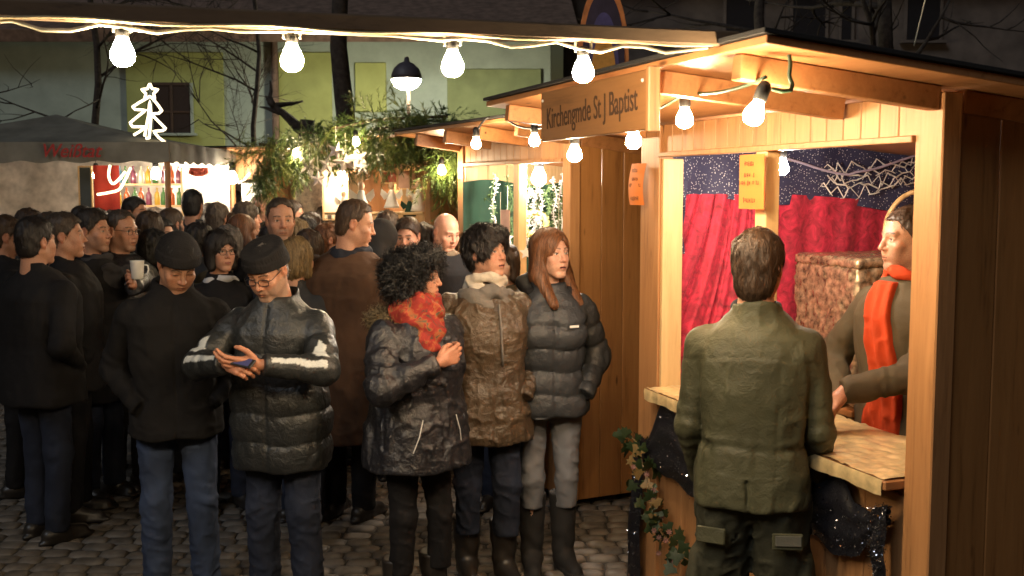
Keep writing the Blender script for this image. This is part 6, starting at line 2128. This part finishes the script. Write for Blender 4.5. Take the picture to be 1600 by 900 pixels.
person(692, 7.5, 1.755, 32, 'bald man with bowed head behind the woman with the cream cowl', head=dict(yaw=8, pitch=22, old=1, fat=.5, skin=(.55, .29, .20), hair=('fringe', H_GREY, 19, 250)), coat=dict(mat=BLK, hem=.7, bulk=.04, collar=.03, seed=49), legs=dict(mat=BLK), extra=add_scarf(fabric('beige_scarf', (.16, .12, .08), .9), r=.092, t=.024, z=1.450, seed=18, tail=False, loops=2), **MID)
person(789, 6.5, 1.58, -12, 'fair woman partly hidden between the cream cowl and the auburn hair', head=dict(yaw=-10, fem=1, hair=('bob', H_BRN, 20, 900), skin=(.58, .37, .27)), coat=dict(mat=TAUPE, fem=1, hem=.7, bulk=.02, collar=.03, seed=50), legs=dict(mat=JEANS2), **MID)

# --- the crowd further back: a few figures re-dressed
FAR = dict(res=.013, hres=.0058, hands=None)
CROWD = [  # px, top of head, D, sort, yaw, hair style, hair, coat, label
    (214, 312, 9.6, 'm', 75, 'short', H_DARK, NAVY, 'dark-haired man in profile in front of the bottle shelf'),
    (236, 334, 8.0, 'f', 170, 'bob', H_BRN, TAUPE, 'brown-haired woman from behind between the tent and the beanie'),
    (240, 362, 7.1, 'f', 175, 'bob', H_BLACK, BLK, 'black-haired person from behind next to the raised white mug'),
    (270, 330, 9.0, 'm', 150, 'short', H_BRN, CHAR, 'brown-haired man from behind below the far stall post'),
    (303, 301, 9.9, 'm', 178, 'short', H_BLACK, CHAR, 'tallest dark-haired man standing at the far lit stall'),
    (342, 320, 9.0, 'm', 165, 'nape', H_GREYB, OLIVE2, 'grey-brown haired man from behind in front of the white lining'),
    (255, 346, 8.4, 'm', 60, 'short', H_BLACK, BLK, 'dark-haired man in profile just above the beanie'),
    (381, 338, 8.3, 'f', 120, 'long', H_AUB, BROWN, 'red-haired woman with long hair below the white poster'),
    (358, 356, 7.4, 'f', 170, 'bob', H_GREY, TAUPE, 'fair person in light brown coat behind the woman with glasses'),
    (415, 306, 10.2, 'm', 100, 'fringe', H_GREYB, NAVY, 'balding man in front of the brown hut wall'),
    (466, 345, 8.2, 'f', 160, 'bob', H_BLOND, CHAR, 'blond woman from behind next to the tall goateed man'),
    (488, 336, 9.2, 'm', 130, 'short', H_BRN, BROWN, 'man with brown hair below the marbled panel'),
    (484, 362, 7.2, 'f', 165, 'bob', H_BRN, BROWN, 'brown-haired woman from behind close to the brown wool coat'),
    (517, 352, 7.8, 'f', 110, 'nape', H_AUB, TAUPE, 'person with reddish hair behind the brown wool coat'),
    (606, 334, 7.9, 'm', 175, 'short', H_BRN, CHAR, 'man from behind in front of the orange board'),
    (327, 338, 10.6, 'f', 178, 'bob', H_DARK, NAVY, 'dark-haired woman from behind at the far stall counter'),
    (287, 342, 10.8, 'm', 120, 'short', H_BRN, BLK, 'man in black at the far stall counter'),
    (170, 345, 8.6, 'm', 100, 'short', H_GREYB, CHAR, 'man behind the leather jacket in front of the red banner'),
    (132, 326, 9.3, 'm', 160, 'short', H_DARK, BLK, 'man with dark hair in front of the tent price board'),
    (402, 346, 9.3, 'f', 170, 'bob', H_DARK, BLK, 'dark-haired woman from behind below the hanging fir branch'),
    (446, 352, 9.8, 'm', 140, 'short', H_BRN, NAVY, 'man standing in front of the brown hut'),
    (545, 345, 8.6, 'f', 150, 'bob', H_BRN, BLK, 'brown-haired woman below the paper stars'),
    (662, 352, 7.7, 'f', 170, 'bob', H_DARK, BLK, 'dark-haired woman from behind below the large angel figurine'),
    (314, 352, 7.6, 'f', 140, 'bob', H_DARK, CHAR, 'woman with dark bob directly above the beanie and cap'),
    (425, 356, 7.7, 'm', 170, 'short', H_DARK, BLK, 'dark-haired man from behind the dark cap'),
    (82, 335, 8.4, 'm', 118, 'nape', H_GREYB, BLK, 'grey-brown haired man at the edge of the crowd in front of the tent'),
    (58, 345, 5.9, 'm', 150, 'short', H_DARK, BLK, 'man in black coat seen from behind at the outer edge of the crowd'),
    (50, 330, 8.6, 'f', 130, 'bob', H_BRN, CHAR, 'woman in charcoal coat at the tent counter'),
]
for i, (px, top, D, sort, yaw, st, hm_, ct_, lb) in enumerate(CROWD):
    h = min(1.93, max(1.54, CAM_H - (top - 295) / FPX * D))
    sg = i % 2
    pa = {'m0': pocket_arms(.95), 'm1': {'R': ((-.10, -.33, 1.12), (-1, .2, -.6)), 'L': ((.22, -.08, .92), (1, .5, 0))}, 'f0': pocket_arms(.93), 'f1': {'R': ((-.06, -.30, 1.15), (-1, .2, -.6)), 'L': ((.04, -.30, 1.12), (1, .2, -.6))}}[sort + str(sg)]
    hd = dict(fem=1.0 if sort == 'f' else 0.0, hair=(st, hm_, 30, 1100))
    person(px, D, h, yaw, lb, head=hd, coat=dict(mat=ct_, hem=.68 if sg else .76, fem=sort == 'f', bulk=.035, collar=.035, wr=.009, seed=60), legs=dict(mat=BLK if sg else JEANS2), arms=pa, key=sort + str(sg), group='people in the crowd further back', **FAR)
rcx = random.Random(77)
for px, top, D, yaw, hm_, lb in ((104, 338, 6.3, 105, H_GREYB, 'grey-haired man in black coat shoulder to shoulder with the man with dark hair'), (12, 342, 6.8, 120, H_BRN, 'brown-haired man in black coat behind the man at the outer edge of the crowd')):
    person(px, D, CAM_H - (top - 295) / FPX * D, yaw, lb, head=dict(hair=('short', hm_, 30, 1100)), coat=dict(mat=BLK, hem=.76), legs=dict(mat=BLK), arms=pocket_arms(.95), key='m0', group='people in the crowd further back', **FAR)
SMALL = [(H_DARK, 'dark-haired', BLK), (H_BRN, 'brown-haired', CHAR), (H_GREYB, 'grey-haired', NAVY)]
for i in range(18):
    hm_, nm_, ct_ = SMALL[i % 3]
    px, D = 140 + i * 22.5 + rcx.uniform(-8, 8), rcx.uniform(8.8, 11.3)
    srt = 'mf'[i % 2]
    person(px, D, rcx.uniform(1.62, 1.80), rcx.uniform(90, 200), 'small %s figure in the dense crowd in front of the far stalls' % nm_, head=dict(fem=float(srt == 'f'), hair=('short' if srt == 'm' else 'bob', hm_, 30, 1100)), coat=dict(mat=ct_, hem=.68, fem=srt == 'f'), legs=dict(mat=BLK), key=srt + '0', group='distant heads in the crowd', **FAR)
# stallholder of the far stall, facing us
person(367, 12.95, 1.80, -8, 'woman stallholder in blue jacket facing us from inside the far lit stall', head=dict(fem=1, hair=('bob', H_DARK, 30, 500), skin=(.58, .36, .26)), coat=dict(mat=fabric('blue_jacket', (.06, .16, .42), .8), hem=.76, fem=1, bulk=.02, collar=.03), legs=dict(mat=BLK), z0=.075, key='f9', **FAR)
print('PEOPLE DONE', round(time.time() - _T0, 1), 's')
